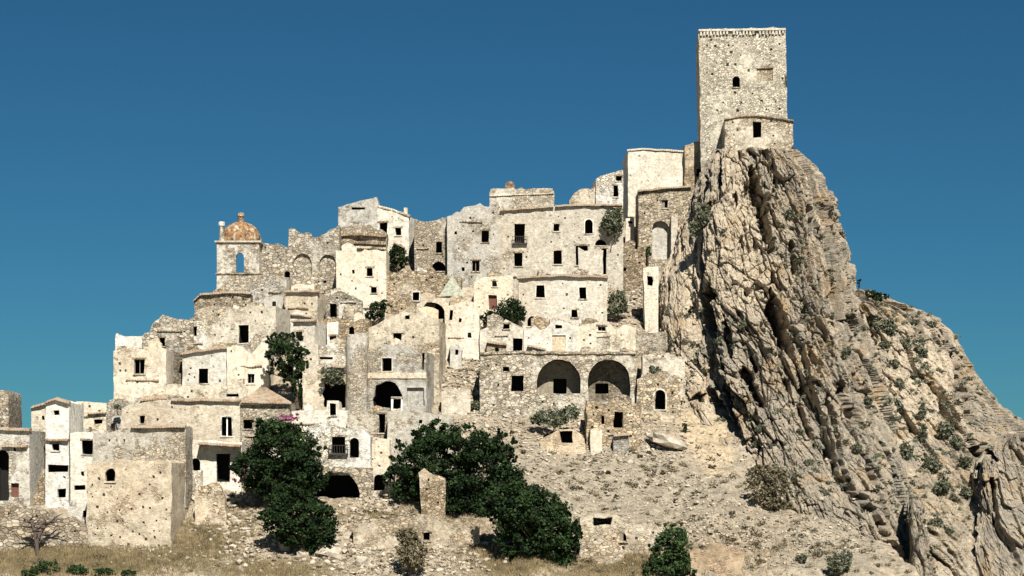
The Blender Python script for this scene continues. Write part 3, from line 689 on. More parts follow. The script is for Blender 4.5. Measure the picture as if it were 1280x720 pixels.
house('house', 'brown stone house with tiled eave below the bell tower', [(243,377),(250,369),(285,366),(313,367)], 402, 'stone_brown', [], eaves=[[(242,376),(250,368),(285,365),(314,366)]], pits=9)
r_, p_ = house('ruined_house', 'low broken parapet walls with a stub pillar above the long pale house', [(172,499),(196,493),(208,490),(209,481),(220,480),(222,486),(235,479),(262,484),(300,478),(331,490)], 512, 'plaster', [(283,492,298,496)], jag=.18, depth=4, pits=4, cat='ruin')
roof_slope(r_, [at(171,500,234.2), at(209,497,234.2), at(209,488,237), at(192,492,237)])
house('house', 'small white house under a dark overhanging tiled canopy', [(233,549),(262,550),(302,553)], 613, 'plaster_white', [(271,567,287,602,'d'), (238,573,250,604,'a')], eaves=[[(250,554),(302,557)]], eave_over=1.5, depth=5)
house('garden_wall', 'white block wall stub beside the small white house', [(236,588),(252,588)], 610, 'plaster_white', dy=-1.5, depth=.8, cat='wall')

# church and bell tower
r_, p_ = house('church', 'roofless stone church with a lit arched niche beside the bell tower', [(324,304),(360,304),(361,286),(372,284),(385,285),(391,298),(402,294),(412,287),(424,281)], 374, 'stone', [(399,318,420,340,'as'), (355,339,362,347,'a'), (367,317,390,344,'as'), (404,350,408,354)], pits=8, rough=.12, jag=.14, cat='church', dy=2.2)
house('house', 'pale plastered wall house below the bell tower', [(312,347),(326,344),(345,346),(358,347)], 386, 'plaster', pits=2, yaw=-4)
Yb = Yt(366)-2.2
bt = empty('bell_tower', at(298,366,Yb), 'square stone bell tower with a tiled dome and an open arched window', 'bell tower')
plb = Plane(271, Yb, 0)
def Q(px, py): return plb.uz(px, py)
o0, o1 = Q(271, 378), Q(324, 302)
wd = o1[0]-o0[0]
ap = arch_poly(*Q(295, 341), *Q(305, 316))
zc = Q(298, 342)[1]
facade('wall', plb, [(o0[0], o0[1]-2), (o1[0], o0[1]-2), (o1[0], zc), (o0[0], zc)], [], 'plaster', bt, wd, .04)
facade('belfry_wall', plb, [(o0[0], zc), (o1[0], zc), (o1[0], o1[1]), (o0[0], o1[1])], [(ap, .6, False)], 'plaster', bt, .6, .03, cap=False)
# belfry: side walls and rear wall with a wide opening, so the sky shows through
for side in (o0[0], o1[0]-.5):
    prism('belfry_side', plb, [(side, zc), (side+.5, zc), (side+.5, o1[1]), (side, o1[1])], .62, wd-.6, 'stone', bt, .03)
ap2 = arch_poly(*Q(284, 337), *Q(304, 307))
facade('belfry_wall', plb, [(o0[0], zc), (o1[0], zc), (o1[0], o1[1]), (o0[0], o1[1])], [(ap2, .6, False)], 'stone', bt, .6, .03, d0=wd-.6, cap=False)
for zz, h, ov in ((zc, .16, .16), (o1[1], .22, .25)):
    b = MB(); cq = plb.xyz(wd/2+o0[0], zz, wd/2); V, F = box_vf((0, 0, 0), wd/2+ov, wd/2+ov, h/2)
    a_ = 0.; V = [(cq[0]+x*math.cos(a_)-y*math.sin(a_), cq[1]+x*math.sin(a_)+y*math.cos(a_), zz+z_) for x, y, z_ in V]
    b.add(V, F).build('cornice', 'stone_brown', bt)
cq = plb.xyz(wd/2+o0[0], 0, wd/2); zd = o1[1]+.1; V, F = [], []; nS = 32; prof = []
for k in range(13):
    f = k/12*math.pi/2*.93; prof.append((wd*.485*math.cos(f)**.85, zd+2.75*math.sin(f)))
for k, (r0, z0) in enumerate(prof):
    for i in range(nS):
        a_ = 2*math.pi*i/nS; rr = r0*(1+.03*(i % 2))+.04*math.sin(i*5.1+k*2.3); V.append((cq[0]+rr*math.cos(a_), cq[1]+rr*math.sin(a_), z0+.05*(k % 2)))
for k in range(len(prof)-1):
    for i in range(nS): F.append((k*nS+i, k*nS+(i+1) % nS, (k+1)*nS+(i+1) % nS, (k+1)*nS+i))
F.append(tuple(range((len(prof)-1)*nS, len(prof)*nS)))
dome = mesh_obj('dome', V, F, 'dome_tile', bt)
def lathe(name, c, prof, mat, parent, n=12):
    V, F = [], []
    for (r0, z0) in prof:
        for i in range(n): V.append((c[0]+r0*math.cos(2*math.pi*i/n), c[1]+r0*math.sin(2*math.pi*i/n), z0))
    for k in range(len(prof)-1):
        for i in range(n): F.append((k*n+i, k*n+(i+1) % n, (k+1)*n+(i+1) % n, (k+1)*n+i))
    F += [tuple(range(n)), tuple(range((len(prof)-1)*n, len(prof)*n))]
    return mesh_obj(name, V, F, mat, parent, 40)
zt_ = zd+2.6
ln = lathe('lantern', cq, [(.55, zt_-.3), (.50, zt_+.05), (.42, zt_+.1), (.40, zt_+.85), (.50, zt_+.9), (.50, zt_+.98)], 'brick_red', dome, 8)
lathe('cap', cq, [(.42, zt_+.98), (.42, zt_+1.3), (.30, zt_+1.42)], 'plaster', dome, 8)
c2 = plb.xyz(o0[0]+.55, 0, .5)
pin = lathe('pinnacle', c2, [(.36, zd-.02), (.36, zd+.3), (.28, zd+.4), (.26, zd+1.9), (.34, zd+2.0)], 'stone', bt)
lathe('pinnacle_cap', c2, [(.40, zd+2.0), (.42, zd+2.4), (.34, zd+2.52)], 'plaster_white', bt, 6)

house('house', 'brown stone house with tiled eave and shaded right side below the church', [(357,365),(378,364),(397,365)], 402, 'stone_brown', eaves=[[(356,364),(399,364)]], yaw=-9, depth=6, pits=5)
house('house', 'small cream house with dark tiled eave beside the ivy tree', [(366,402),(393,401)], 470, 'plaster', [(369,415,378,423)], eaves=[[(365,401),(395,400)]], yaw=-12, depth=6, Y=243)
house('house', 'cream gabled front with a black door below the church', [(407,374),(425,363),(446,373),(453,376)], 402, 'plaster', [(412,380,421,396,'d')], pits=6, depth=5)
house('ruined_house', 'brown broken wall with a small dark arch above the round tower', [(404,399),(432,397),(462,400)], 436, 'stone_brown', [(436,408,443,418,'a')], pits=5, depth=4, cat='ruin')
house('house', 'tiny bright white house with a black window below the gabled front', [(409,404),(423,402)], 436, 'plaster_white', [(412,420,421,431)], dy=-1.5, depth=3, jag=.02)
house('house', 'tiny white gable with a small black window beside the stone gable', [(442,418),(449,415),(458,416)], 436, 'plaster_white', [(446,418.5,452,424)], dy=-1.7, depth=2, jag=.02)
house('house', 'pale narrow wall between the ivy tree and the white dome', [(374,428),(398,430)], 482, 'plaster', depth=4, pits=2)
house('house', 'bright white domed house front with a dark slot', [(396,442),(400,435),(412,429),(421,428),(429,435),(434,447)], 478, 'plaster_white', [(400,446,416,449)], jag=.03, depth=4)
house('ruined_house', 'cream ruin with a gaping black hollow below the white dome', [(378,466),(400,468),(437,468)], 516, 'stone', [(404,471,437-3,509,'ac')], depth=5, cat='ruin', rough=.12)
Yd = Yt(512)-2.5; c3 = at(446, 512, Yd+1.3)
rt = empty('round_tower', c3, 'slim round cream half tower beside the black hollow', 'tower')
zt2 = (EYE-420)*S*Yd; rr = 14*S*Yd
V, F = [], []; nS = 22; nZ = 16
for k in range(nZ+1):
    for i in range(nS):
        a_ = 2*math.pi*i/nS; z_ = c3.z-3+(zt2-c3.z+3)*k/nZ; q = rr*(1.04-.06*k/nZ)
        V.append((c3.x+q*math.cos(a_), c3.y+q*math.sin(a_), z_+(.25*math.sin(i*1.7) if k == nZ else 0)))
for k in range(nZ):
    for i in range(nS): F.append((k*nS+i, k*nS+(i+1) % nS, (k+1)*nS+(i+1) % nS, (k+1)*nS+i))
F.append(tuple(range(nZ*nS, (nZ+1)*nS)))
mesh_obj('wall', wobble(V, .08), F, 'plaster', rt, 40)

# upper left block
house('house', 'grey plastered block with sloping top and a dark slot, on the skyline', [(423,259),(440,254),(471,246),(473,256)], 320, 'plaster_grey', [(440,259,456,262)], depth=6, jag=.03)
r_, p_ = house('ruined_house', 'layered brown stone ledges under the grey skyline block', [(419,285),(440,282),(473,284),(483,291)], 332, 'stone_brown', dy=-1.5, rough=.25, jag=.2, depth=4, cat='ruin')
for yy, o_ in ((293, .5), (303, .35), (309, .6)): eave('ledge', p_, [(419,yy),(450,yy-1),(483,yy+1)], r_, 'stone_brown', o_, .4)
house('house', 'cream house with two small square windows below the layered ledges', [(420,313),(450,312),(483,313)], 394, 'plaster', [(459,335,466,345), (464,359,471,366), (440,337,443,342)], pits=9)
r_, p_ = house('house', 'white house with a black window and small chimney on the skyline', [(472,257),(490,262),(511,270)], 320, 'plaster_white', [(494,284,502,294), (474,278,484,297)], yaw=-10, depth=5, eaves=[[(472,257),(490,262),(512,270)]], eave_mat='stone_brown', eave_over=.12)
prism('chimney', p_, [p_.uz(504,269), p_.uz(508,269), p_.uz(508,259), p_.uz(504,259)], .4, .9, 'stone', r_)
house('house', 'cream house with a tall black window above a low arch', [(518,273),(535,277),(560,272)], 346, 'plaster', [(545,302,553,316), (540,327,557,339,'a')], pits=4)
house('house', 'grey and cream house with two black windows under a ragged skyline', [(559,270),(580,259),(600,254),(623,251)], 354, 'plaster_grey', [(602,288,611,303), (590,325,599,339), (577,334,581,339), (568,289,571,293)], pits=10, jag=.14)
house('ruined_house', 'brown stone wall with one small white framed window', [(482,339),(510,337),(545,341),(577,346)], 390, 'stone_brown', [(516,365,524,376,'f')], pits=15, jag=.15, depth=3, cat='ruin')
house('house', 'stone house with a black gaping hole under a grey pyramid roof', [(521,380),(548,372),(582,372),(592,378)], 428, 'plaster', [(526,376+1,556,398,'ac')], depth=5)
r_ = bpy.data.objects[[o.name for o in COL.objects if o.get('label', '').startswith('stone house with a black gaping')][0]]
ap_, bp_ = at(565, 344, Yt(428)+2.2), Yt(428)-1.0
q_ = [at(549,370,bp_), at(582,370,bp_), at(582,369,bp_+5), at(549,369,bp_+5)]
mesh_obj('roof', [tuple(x) for x in q_] + [tuple(ap_)], [(0,1,4),(1,2,4),(2,3,4),(3,0,4),(0,3,2,1)], 'lichen_stone', r_)
house('house', 'tall whitewashed broken wall right of the pyramid roof', [(556,384),(576,377),(590,378),(599,394)], 444, 'plaster_white', [(585,415,589,422), (562,388,566,400), (573,398,577,403)], depth=4, rough=.14)
house('house', 'cream house with a red door above dark bushes', [(592,352),(612,346),(641,345)], 407, 'plaster', [(615,351,621,358), (611,369,621,387,'r')], pits=4)
house('house', 'stone gabled house with a small broken window above the grey house front', [(461,410),(478,401),(500,389),(511,383),(530,392),(549,400)], 482, 'stone', [(492,416,502,426), (506,394,512,399)], yaw=-6, depth=6, pits=12, rough=.1)
r_, p_ = house('house', 'grey plastered house front with a white window over a black cave', [(460,440),(475,433),(500,429),(515,437),(533,440)], 516, 'plaster_grey', [(478,447,490,464,'f'), (467,476,502,511,'ac'), (527,441,530,462), (509,485,530,508,'s')], yaw=-9, depth=4.5)
prism('string_course', p_, [p_.uz(460,473), p_.uz(533,473), p_.uz(533,466), p_.uz(460,466)], -.10, .1, 'plaster', r_)
house('door_frame', 'small white door frame standing in front of the black cave', [(489,496),(503,496)], 513, 'limewash', [(491.5,498.5,501,512)], Y=Yt(516)-1.7, depth=.3, rough=.01, jag=0, cat='door frame', ext=.6)

# middle skyline
r_, p_ = house('house', 'stone top-floor block with a round chimney on the central skyline', [(612,241),(614,236),(640,235),(690,235),(693,241)], 287, 'stone', eaves=[[(612,244),(692,241)]], eave_mat='stone', eave_over=.12, pits=5)
ch = [p_.uz(631,238), p_.uz(644,238), p_.uz(643,229), p_.uz(640,226), p_.uz(635,226), p_.uz(632,229)]
prism('chimney', p_, ch, .4, 1.3, 'brick_red', r_)
r_, p_ = house('house', 'wide grey plastered house with two rows of windows under the chimney block', [(622,263),(660,260),(692,258),(779,259)], 354, 'plaster_grey',
      [(643,280,656,304,'b'), (692,280,699,289), (731,274,741,292,'af'), (643,316,653,333), (692,313,702,330), (720,307,735,331), (744,299,758,307,'a'), (752,311,758,343)],
      eaves=[[(625,263),(660,260),(692,258)], [(694,257),(735,256),(778,256)]], pits=16, depth=7)
house('ruined_house', 'slanted grey plaster wall leaning against the wide grey house', [(723,309),(731,314),(742,312),(754,313)], 350, 'plaster_grey', dy=-1.0, depth=1.0, jag=.03, cat='wall')
house('ruined_house', 'rounded stone ruin on the skyline left of the white gable', [(712,250),(718,242),(727,236),(744,234)], 277, 'stone', pits=3, cat='ruin')
house('house', 'small white sloping-roofed house below the white castle house', [(745,224),(760,217),(779,212)], 277, 'plaster_white', [(770,220,777,226), (767,232,773,246)], depth=5, yaw=4)
house('house', 'long grey house with tiled eave and two black windows above the arches', [(648,348),(700,345),(759,347)], 414, 'plaster_grey', [(670,356,681,372,'f'), (724,359,733,373,'f'), (714,387,722,397), (659,395,672,408,'a')],
      eaves=[[(646,347),(700,344),(760,346)]], pits=9)
house('ruined_house', 'rough brown wall with small holes beside the olive bush', [(758,307),(780,304),(807,306)], 352, 'stone_brown', [(778,334,783,339), (764,315,768,320)], pits=7, jag=.15, rough=.15, cat='ruin')
house('pillar', 'narrow white wall pillar left of the arched stone house', [(782,273),(793,272)], 312, 'plaster_white', [(785,276,791,279)], depth=1.2, jag=.02, cat='pillar')
house('pillar', 'tall pale wall pillar with a ragged hole below the arched house', [(804,335),(823,333)], 414, 'plaster', [(809,344,816,357,'c')], depth=2.2, jag=.1, cat='pillar', bx=(807,823))
r_, p_ = house('house', 'warm stone house with a tall blocked arch below the white castle house', [(798,238),(830,235),(863,233),(872,239),(882,252)], 332, 'stone', [(827,250,835,260), (815,276,837,324,'ag')], eaves=[[(797,238),(830,235),(864,233)]], pits=13)
house('buttress', 'narrow grey plastered buttress beside the blocked arch', [(839,270),(847,266)], 332, 'plaster_grey', dy=-.9, depth=1.0, jag=.02, cat='buttress')
r_, p_ = house('house', 'large white plastered castle house left of the tower', [(785,188),(800,186),(862,189)], 244, 'plaster_white', eaves=[[(784,188),(800,186),(862,189)]], eave_mat='stone', eave_over=.15, depth=8, yaw=2, pits=2)
house('ruined_house', 'stone castle wall with one dark window beside the crag top', [(856,181),(874,177),(893,178),(897,192)], 236, 'stone_brown', [(870,211,876,221)], pits=6, rough=.15, cat='ruin', Y=279.5)

# castle tower
Yc = 277.0
r_, p_ = house('castle_tower', 'tall square stone castle tower with dentil band on top of the crag', [(873,37),(928,36),(982,35)], 186, 'stone_tower', [(916,95,925,109,'a'), (946,84,966,101,'i')],
      Y=Yc, yaw=-3.5, depth=11.5, pits=44, pit_size=1.35, rough=.09, jag=.12, bx=(877,986), cat='tower', ext=6)
pi_ = [p_.uz(945,85.5), p_.uz(967,85.5), p_.uz(967,82.5), p_.uz(945,82.5)]
prism('lintel', p_, pi_, -.12, .2, 'stone_brown', r_)
u0, u1 = p_.uz(874,42)[0], p_.uz(981,42)[0]; n = 26
zt3 = p_.uz(930,39)[1]
cme = None
for i in range(n):
    u = u0+.25+(u1-u0-.5)*i/(n-1); q = [(u-.13, zt3-.5), (u+.13, zt3-.5), (u+.13, zt3), (u-.13, zt3)]
    if i in (9, 17): continue
    h_ = random.uniform(-.12, .08); prism('corbel', p_, [(a+random.uniform(-.03, .03), b+(h_ if k < 2 else 0)) for k, (a, b) in enumerate(q)], -.26+random.uniform(-.03, .06), .05, 'stone_tower', r_)
q = [(u0-.05, zt3+.02), (u1+.05, zt3+.02), (u1+.05, zt3+.30), (u0-.05, zt3+.30)]
prism('cornice', p_, q, -.30, .2, 'stone_tower', r_)
r_, p_ = house('bastion', 'low curved stone bastion with a black doorway at the tower foot', [(907,148),(925,145),(945,144),(968,146),(991,151)], 193, 'stone', [(941,152,951,172,'d')], Y=273.5, depth=6, rough=.12, bx=(903,994),
      eaves=[[(906,148),(925,145),(945,144),(968,146),(992,151)]], eave_mat='stone_brown', eave_over=.22, pits=8, cat='bastion', ext=6)

# arcade terrace in the middle
house('house', 'gabled stone house with a black door at the left end of the arch terrace', [(600,413),(614,404),(632,399),(655,410)], 446, 'stone', [(629,405,637,411), (641,423,654,441,'d')], pits=5, depth=5)
house('house', 'whitewashed stone house with a blocked white framed doorway above the arches', [(655,411),(675,406),(690,402),(703,401),(722,409)], 446, 'plaster', [(694,406,703,410), (690,419,707,441,'fi')], pits=5, depth=5, dy=-.2)
house('house', 'stone house with a walled-up door above the right arch', [(722,409),(740,404),(760,402),(780,406),(795,410)], 446, 'stone', [(747,408,757,414), (746,421,762,439,'ix')], pits=7, depth=5)
house('arch_terrace', 'long stone terrace wall with two big vaulted arches', [(600,442),(655,440),(700,441),(795,441)], 514, 'stone', [(639,469,654,489,'d'), (629,458,637,464), (671,449,725,492,'aN',(692,472,709,492)), (735,449,787,502,'aN',(745,478,762,491))],
      pits=12, rough=.12, depth=6, cat='terrace wall', eaves=[[(600,442),(655,440),(700,441),(795,441)]], eave_mat='stone', eave_over=.14)
house('ruined_house', 'collapsed rubble wall with a black doorway below the right arch', [(733,500),(752,505),(770,497),(786,503),(801,500)], 552, 'rubble_wall', [(767,514,779,535,'d'), (752,520,756,530)], jag=.35, rough=.25, pits=10, depth=3, cat='ruin')
house('cellar', 'small stone cellar opening with a pale lintel on the scree', [(676,549),(690,542),(699,536),(719,537),(731,547)], 557, 'rubble_wall', [(701,539,716,553,'d')], jag=.1, depth=3, cat='cellar', rough=.2)
house('ruined_house', 'stone wall with a small arched black door near the crag foot', [(797,474),(812,466),(830,464),(851,472)], 520, 'stone', [(818,487,832,512,'af')], jag=.25, rough=.18, pits=4, depth=3, cat='ruin')
house('terrace_wall', 'brown layered terrace wall beside the crag cave', [(794,418),(830,414),(868,421)], 447, 'stone_brown', jag=.15, rough=.3, depth=4, cat='wall')
house('ruined_house', 'pale ruined wall below the brown terrace wall', [(803,444),(830,441),(856,446)], 486, 'stone', jag=.25, rough=.25, pits=5, depth=3, cat='ruin')
house('garden_wall', 'low grey wall left of the arch terrace on the scree', [(552,489),(570,486),(588,487)], 512, 'plaster_grey', jag=.1, depth=2, cat='wall')

# lower centre
r_, p_ = house('house', 'white house with a balcony window above a big black cellar arch', [(383,534),(400,528),(420,525),(440,530),(455,538),(463,546)], 588, 'plaster_white', [(415,546,432,566,'b'), (437,547,449,572,'a')], Y=Yt(622)-.4, ext=.5, depth=6)
house('', '', [(380,584),(420,583),(466,585)], 624, 'stone', [(393,589,449,622,'ac')], Y=Yt(622)-.8, root=r_, wall_name='cellar_wall', depth=5, rough=.12, jag=.05, pits=4)
house('house', 'pale terrace house with a small framed door above the white balcony house', [(360,514),(408,512),(409,501),(423,501),(424,512),(437,513)], 550, 'plaster', [(412.5,504,420,519,'f')], jag=.05, depth=4)
house('house', 'pale plastered house with a shaded side arch left of the big tree', [(434,514),(485,512)], 564, 'plaster', [(473,517,481,541)], yaw=-6, jag=.06, depth=4)
house('house', 'grey-white plastered wall house behind the big fig tree', [(484,514),(520,512),(530,516),(566,519)], 592, 'plaster_grey', [(494,548,497,553), (524,525,528,529)], jag=.06, depth=4)
house('ruined_house', 'cream stub wall between the balcony house and the big tree', [(456,548),(470,546),(487,549)], 602, 'plaster', pits=4, depth=3, cat='ruin')
house('ruined_house', 'low stone ruin with a small dark arch beside the big tree', [(450,585),(470,583),(492,590)], 620, 'stone', [(466,594,482,613,'a')], jag=.2, rough=.2, depth=2.5, cat='ruin')
house('ruined_pillar', 'free-standing broken stone pillar in front of the big dark tree', [(524,591),(530,585),(540,592),(556,598)], (634,646), 'stone_brown', Y=Yt(650)-.3, jag=.12, depth=1.4, rough=.18, pits=3, cat='pillar', ext=2, bx=(527,557))
house('terrace_wall', 'low earthen terrace wall below the broken pillar', [(440,655),(490,650),(530,645),(585,651),(598,656)], 676, 'stone_brown', [(531,666,538,676)], jag=.14, rough=.3, depth=3, cat='wall')
house('terrace_wall', 'rubble masonry wall with a black opening right of the dark tree', [(725,648),(745,642),(770,643),(800,656),(836,662)], 692, 'rubble_wall', [(743,646,765,656,'c'), (775,666,784,677,'a')], jag=.3, rough=.3, depth=3, pits=8, cat='wall')
house('terrace_wall', 'reddish layered brick bank at the bottom right of the scree', [(862,692),(878,683),(900,680),(915,684),(930,694)], 714, 'brick_red', jag=.3, rough=.45, depth=3, cat='wall')
house('ruined_house', 'white rubble wall stub right of the big roofless ruin', [(243,618),(256,606),(272,604),(281,622)], 650, 'rubble_wall', jag=.3, rough=.25, depth=2, cat='ruin')

# lean-tos, stub walls and ledges grown onto the larger houses (parts of them)
random.seed(11)
for root, pl, top, (bl, br), Y, yaw, win, cat, dep in list(SPECS):
    x0, x1 = top[0][0], top[-1][0]; base = (bl+br)/2
    if x1-x0 < 34 or base > 570 or x0 > 775 or cat not in ('house', 'ruin', 'church') or dep < 3: continue
    toppy = lambda x: float(np.interp(x, [p[0] for p in top], [p[1] for p in top]))
    free = lambda a, b, y0, y1: not any(w[0]-4 < b and w[2]+4 > a and w[1]-4 < y1 and w[3]+4 > y0 for w in win)
    n_front = 1 + int((x1-x0) > 60) + int((x1-x0) > 110); made = 0
    for _ in range(24):
        if made >= n_front: break
        wpx = random.uniform(13, 30); a = random.uniform(x0+2, x1-wpx-2); b = a+wpx; h = random.uniform(9, 20)
        if base-h < toppy((a+b)/2)+12 or not free(a, b, base-h-2, base): continue
        made += 1; pr = random.uniform(.8, 1.7)
        t1 = [(a, base-h+random.uniform(-2, 2)), (a+wpx*.3, base-h+random.uniform(-3, 2)), (a+wpx*.65, base-h+random.uniform(-2, 3)), (b, base-h+random.uniform(-2, 6))]
        m_ = random.choice(['stone', 'plaster', 'stone_brown', 'plaster_grey', 'rubble_wall'])
        hole = [(a+wpx*.4, base-h+6, a+wpx*.4+random.uniform(4, 6), base-h+6+random.uniform(4, 7))] if h > 13 and random.random() < .7 else []
        roofed = random.random() < .35
        house('', '', t1, base+2, m_, hole, Y=Y-pr-.3+(a-x0)*S*Y*math.sin(R(yaw)), depth=pr+.3, root=root, wall_name='lean_to_wall', jag=.05 if roofed else .16, rough=.1, ext=1.5, eaves=[[(t1[0]), (t1[-1])]] if roofed else ())
    for _ in range(8):                   # raised broken parapet behind the front edge
        wpx = random.uniform(10, 24); a = random.uniform(x0+1, x1-wpx-1); h = random.uniform(4, 10); tp = min(toppy(a), toppy(a+wpx))
        sk = float(np.interp(a+wpx/2, SKY[:, 0], SKY[:, 1]))
        if tp-h < sk+14: continue
        house('', '', [(a, tp-h*.6), (a+wpx*.4, tp-h), (a+wpx*.75, tp-h*.75), (a+wpx, tp-h*.2)], tp+3, random.choice(['stone', 'stone_brown', 'plaster']), Y=Y+random.uniform(.8, 2.2), depth=.6, root=root, wall_name='parapet', jag=.15, rough=.12, ext=.8)
        break
    for _ in range(12):                  # a projecting string of stones
        wpx = random.uniform(.3, .75)*(x1-x0); a = random.uniform(x0+1, x1-wpx-1); y = random.uniform(toppy(a)+14, base-8) if base-8 > toppy(a)+14 else None
        if y is None or not free(a, a+wpx, y-3, y+3): continue
        eave('ledge', pl, [(a, y), (a+wpx*.5, y+random.uniform(-1, 1)), (a+wpx, y)], root, random.choice(['stone_brown', 'stone', 'tile']), .14, .16, .3); break

# the ground is hollowed out inside the houses
TZ = TV[:, 2].copy()
for pl, ua, ub, dp in FOOT:
    rx, ry = TV[:, 0]-pl.o.x, TV[:, 1]-pl.o.y
    uu, dd = rx*pl.d.x+ry*pl.d.y, rx*pl.n.x+ry*pl.n.y
    k = (uu > ua+.35) & (uu < ub-.35) & (dd > .35) & (dd < dp-.3); TZ[k] = np.minimum(TZ[k], TV[k, 2]-3.2)
TV2 = TV.copy(); TV2[:, 2] = TZ
hill.data.vertices.foreach_set('co', TV2.astype(np.float32).ravel()); hill.data.update()
BV[0] = BVHTree.FromPolygons(TV2.tolist(), TF.tolist())

# ------------------------------------------------------------------ vegetation
def leaves(name, cen, size, mat, parent):
    n = len(cen); nr = rng.normal(size=(n, 3)); nr[:, 2] += .5; nr /= np.linalg.norm(nr, axis=1)[:, None]
    a = np.cross(nr, rng.normal(size=(n, 3))); a /= np.linalg.norm(a, axis=1)[:, None]; b = np.cross(nr, a)
    s = size*rng.uniform(.6, 1.35, (n, 1)); k = rng.uniform(.45, .8, (n, 1))
    V = np.stack([cen-a*s, cen-b*s*k+nr*s*.15, cen+a*s, cen+b*s*k+nr*s*.15], 1).reshape(-1, 3)
    F = np.arange(4*n).reshape(n, 4)
    o = mesh_obj(name, V, F, mat, parent)
    tn_ = CT.get('v'); tn_ = tn_ if tn_ is not None and len(tn_) == n else np.full(n, .45)
    v = np.repeat(np.clip(tn_ + rng.normal(0, .16, n), 0, 1), 4); setattr_f(o, 'v', v); return o
def crown_pts(ells, Y, n, dep, clump):
    """ells: photo ellipses; leaf clumps spread through their volumes"""
    areas = np.array([e[2]*e[3] for e in ells], float); out = []; tone = []
    for e, w in zip(ells, areas/areas.sum()):
        cx, cy, rx, ry = e; c = np.array(at(cx, cy, Y)); r3 = np.array([rx*S*Y, dep*min(rx, ry)*S*Y, ry*S*Y])
        m = max(4, int(n*w/clump)); d = rng.normal(size=(m, 3)); d /= np.linalg.norm(d, axis=1)[:, None]
        rad = rng.uniform(.25, 1, (m, 1))**.5; cc = d*rad*.92
        k = rng.poisson(clump, m)+2
        cr = rng.uniform(.08, .26, m)*min(1., 22./max(rx, ry)+.35)
        for c1, kk, q in zip(cc, k, cr):
            out.append(c + (c1 + rng.normal(size=(kk, 3))*q*.55)*r3); tone.append(np.full(kk, np.clip(rng.normal(.45, .24), 0, 1)))
    CT['v'] = np.concatenate(tone)
    return np.concatenate(out)
CT = {}
def tree(name, label, ells, foot, mat, n=6000, size=.17, Y=None, dep=1.0, cat='tree', group=None, clump=70, trunk=.22, limbs=10, foliage='crown', stem='trunk', blossoms=None):
    h = hit(*foot); fp = h[0] if h else None
    Yc_ = Y or fp.y
    if Y: fp = Vector(at(foot[0], foot[1], Y))
    root = empty(name, fp, label, cat, group)
    if clump > 50:                       # ragged outline: side shoots around every mass of the crown
        extra = []
        for (x, y, a_, c_) in ells:
            for _ in range(5):
                th = random.uniform(0, 6.283); q_ = random.uniform(.22, .42); extra.append((x+a_*.92*math.cos(th), y+c_*.92*math.sin(th), a_*q_, c_*q_))
        ells = [(x, y, a_*.98, c_*.98) for x, y, a_, c_ in ells] + extra
    pts = crown_pts(ells, Yc_, n, dep, clump)
    b = MB(); cs = [np.array(at(e[0], e[1], Yc_)) for e in ells]; cen = Vector(pts.mean(0)); top = fp.lerp(cen, .75)
    b.tube([fp-Vector((0, 0, .5)), fp.lerp(top, .4)+Vector((random.uniform(-.2, .2), 0, 0)), top], [trunk*1.3, trunk, trunk*.6], 7)
    for _ in range(limbs):
        e = Vector(pts[rng.integers(len(pts))]); s_ = fp.lerp(top, random.uniform(.35, .9)); b.tube([s_, s_.lerp(e, .5)+Vector((0, 0, .2)), e], [trunk*.5, trunk*.32, trunk*.08], 5)
    b.build(stem, 'bark', root, 60)
    leaves(foliage, pts, size, mat, root)
    if blossoms: leaves('blossom', crown_pts(blossoms, Yc_-.2, 420, .8, 12), .15, 'blossom', root)
    return root
tree('fig_tree', 'dark green bougainvillea tree with a few pink blossoms beside the balcony house', [(350,565,50,40),(318,592,28,24),(380,588,28,34),(340,537,30,17),(355,600,40,24)], (350,622), 'leaf_dark', 36000, .165, Y=Yt(626)-3.2, blossoms=[(350,523,20,4),(372,521,12,4),(305,590,9,12),(298,600,7,6)])
tree('fig_tree', 'dark rounded tree in the rubble below the bougainvillea tree', [(375,642,44,26),(364,620,20,14),(402,660,22,26),(356,655,26,20),(385,672,30,18)], (378,688), 'leaf_dark', 28000, .16, Y=Yt(680)-2.5)
tree('fig_tree', 'largest dark fig tree, behind the broken stone pillar', [(575,558,52,34),(525,582,40,34),(600,598,48,46),(562,618,48,36),(628,563,17,24),(540,552,30,18),(612,632,36,28),(510,600,26,26),(632,600,22,30)], (575,650), 'leaf_dark', 62000, .175, Y=Yt(650)+2.6)
tree('fig_tree', 'dark fig tree on the slope right of the largest tree', [(665,640,46,34),(690,664,33,38),(640,642,27,26),(652,674,34,26),(690,700,28,17),(713,674,13,22),(622,630,24,22),(640,614,24,18)], (680,712), 'leaf_dark', 46000, .175, Y=Yt(700)-.5)
tree('bush', 'dark green bush at the bottom edge right of centre', [(838,680,24,24),(836,704,27,20),(822,716,20,14),(856,712,16,14)], (838,726), 'leaf_green', 12000, .14, Y=Yt(716)-1.0, cat='bush')
tree('ivy_tree', 'dark ivy-hung tree in front of the stone house with the tall doorway', [(358,442,26,24),(348,428,14,11),(370,462,16,20),(345,462,10,8),(372,484,6,20)], (372,506), 'leaf_dark', 12000, .15, Y=Yt(506)-1.6)
def shrub(label, ells, foot, mat, n=900, size=.14, Y=None, group=None, dep=.8, cat='shrub', name='shrub'):
    if len(ells) == 1:
        x, y, a, c = ells[0]
        ells = [(x+a*random.uniform(-.15, .15), y+c*.1, a*.8, c*.8)] + [(x+a*random.uniform(-.6, .6), y+c*random.uniform(-.5, .45), a*random.uniform(.3, .55), c*random.uniform(.3, .55)) for _ in range(3)]
    return tree(name, label, ells, foot, mat, n, size, Y, dep, cat, group, 14, .06, 4, 'foliage', 'stem')
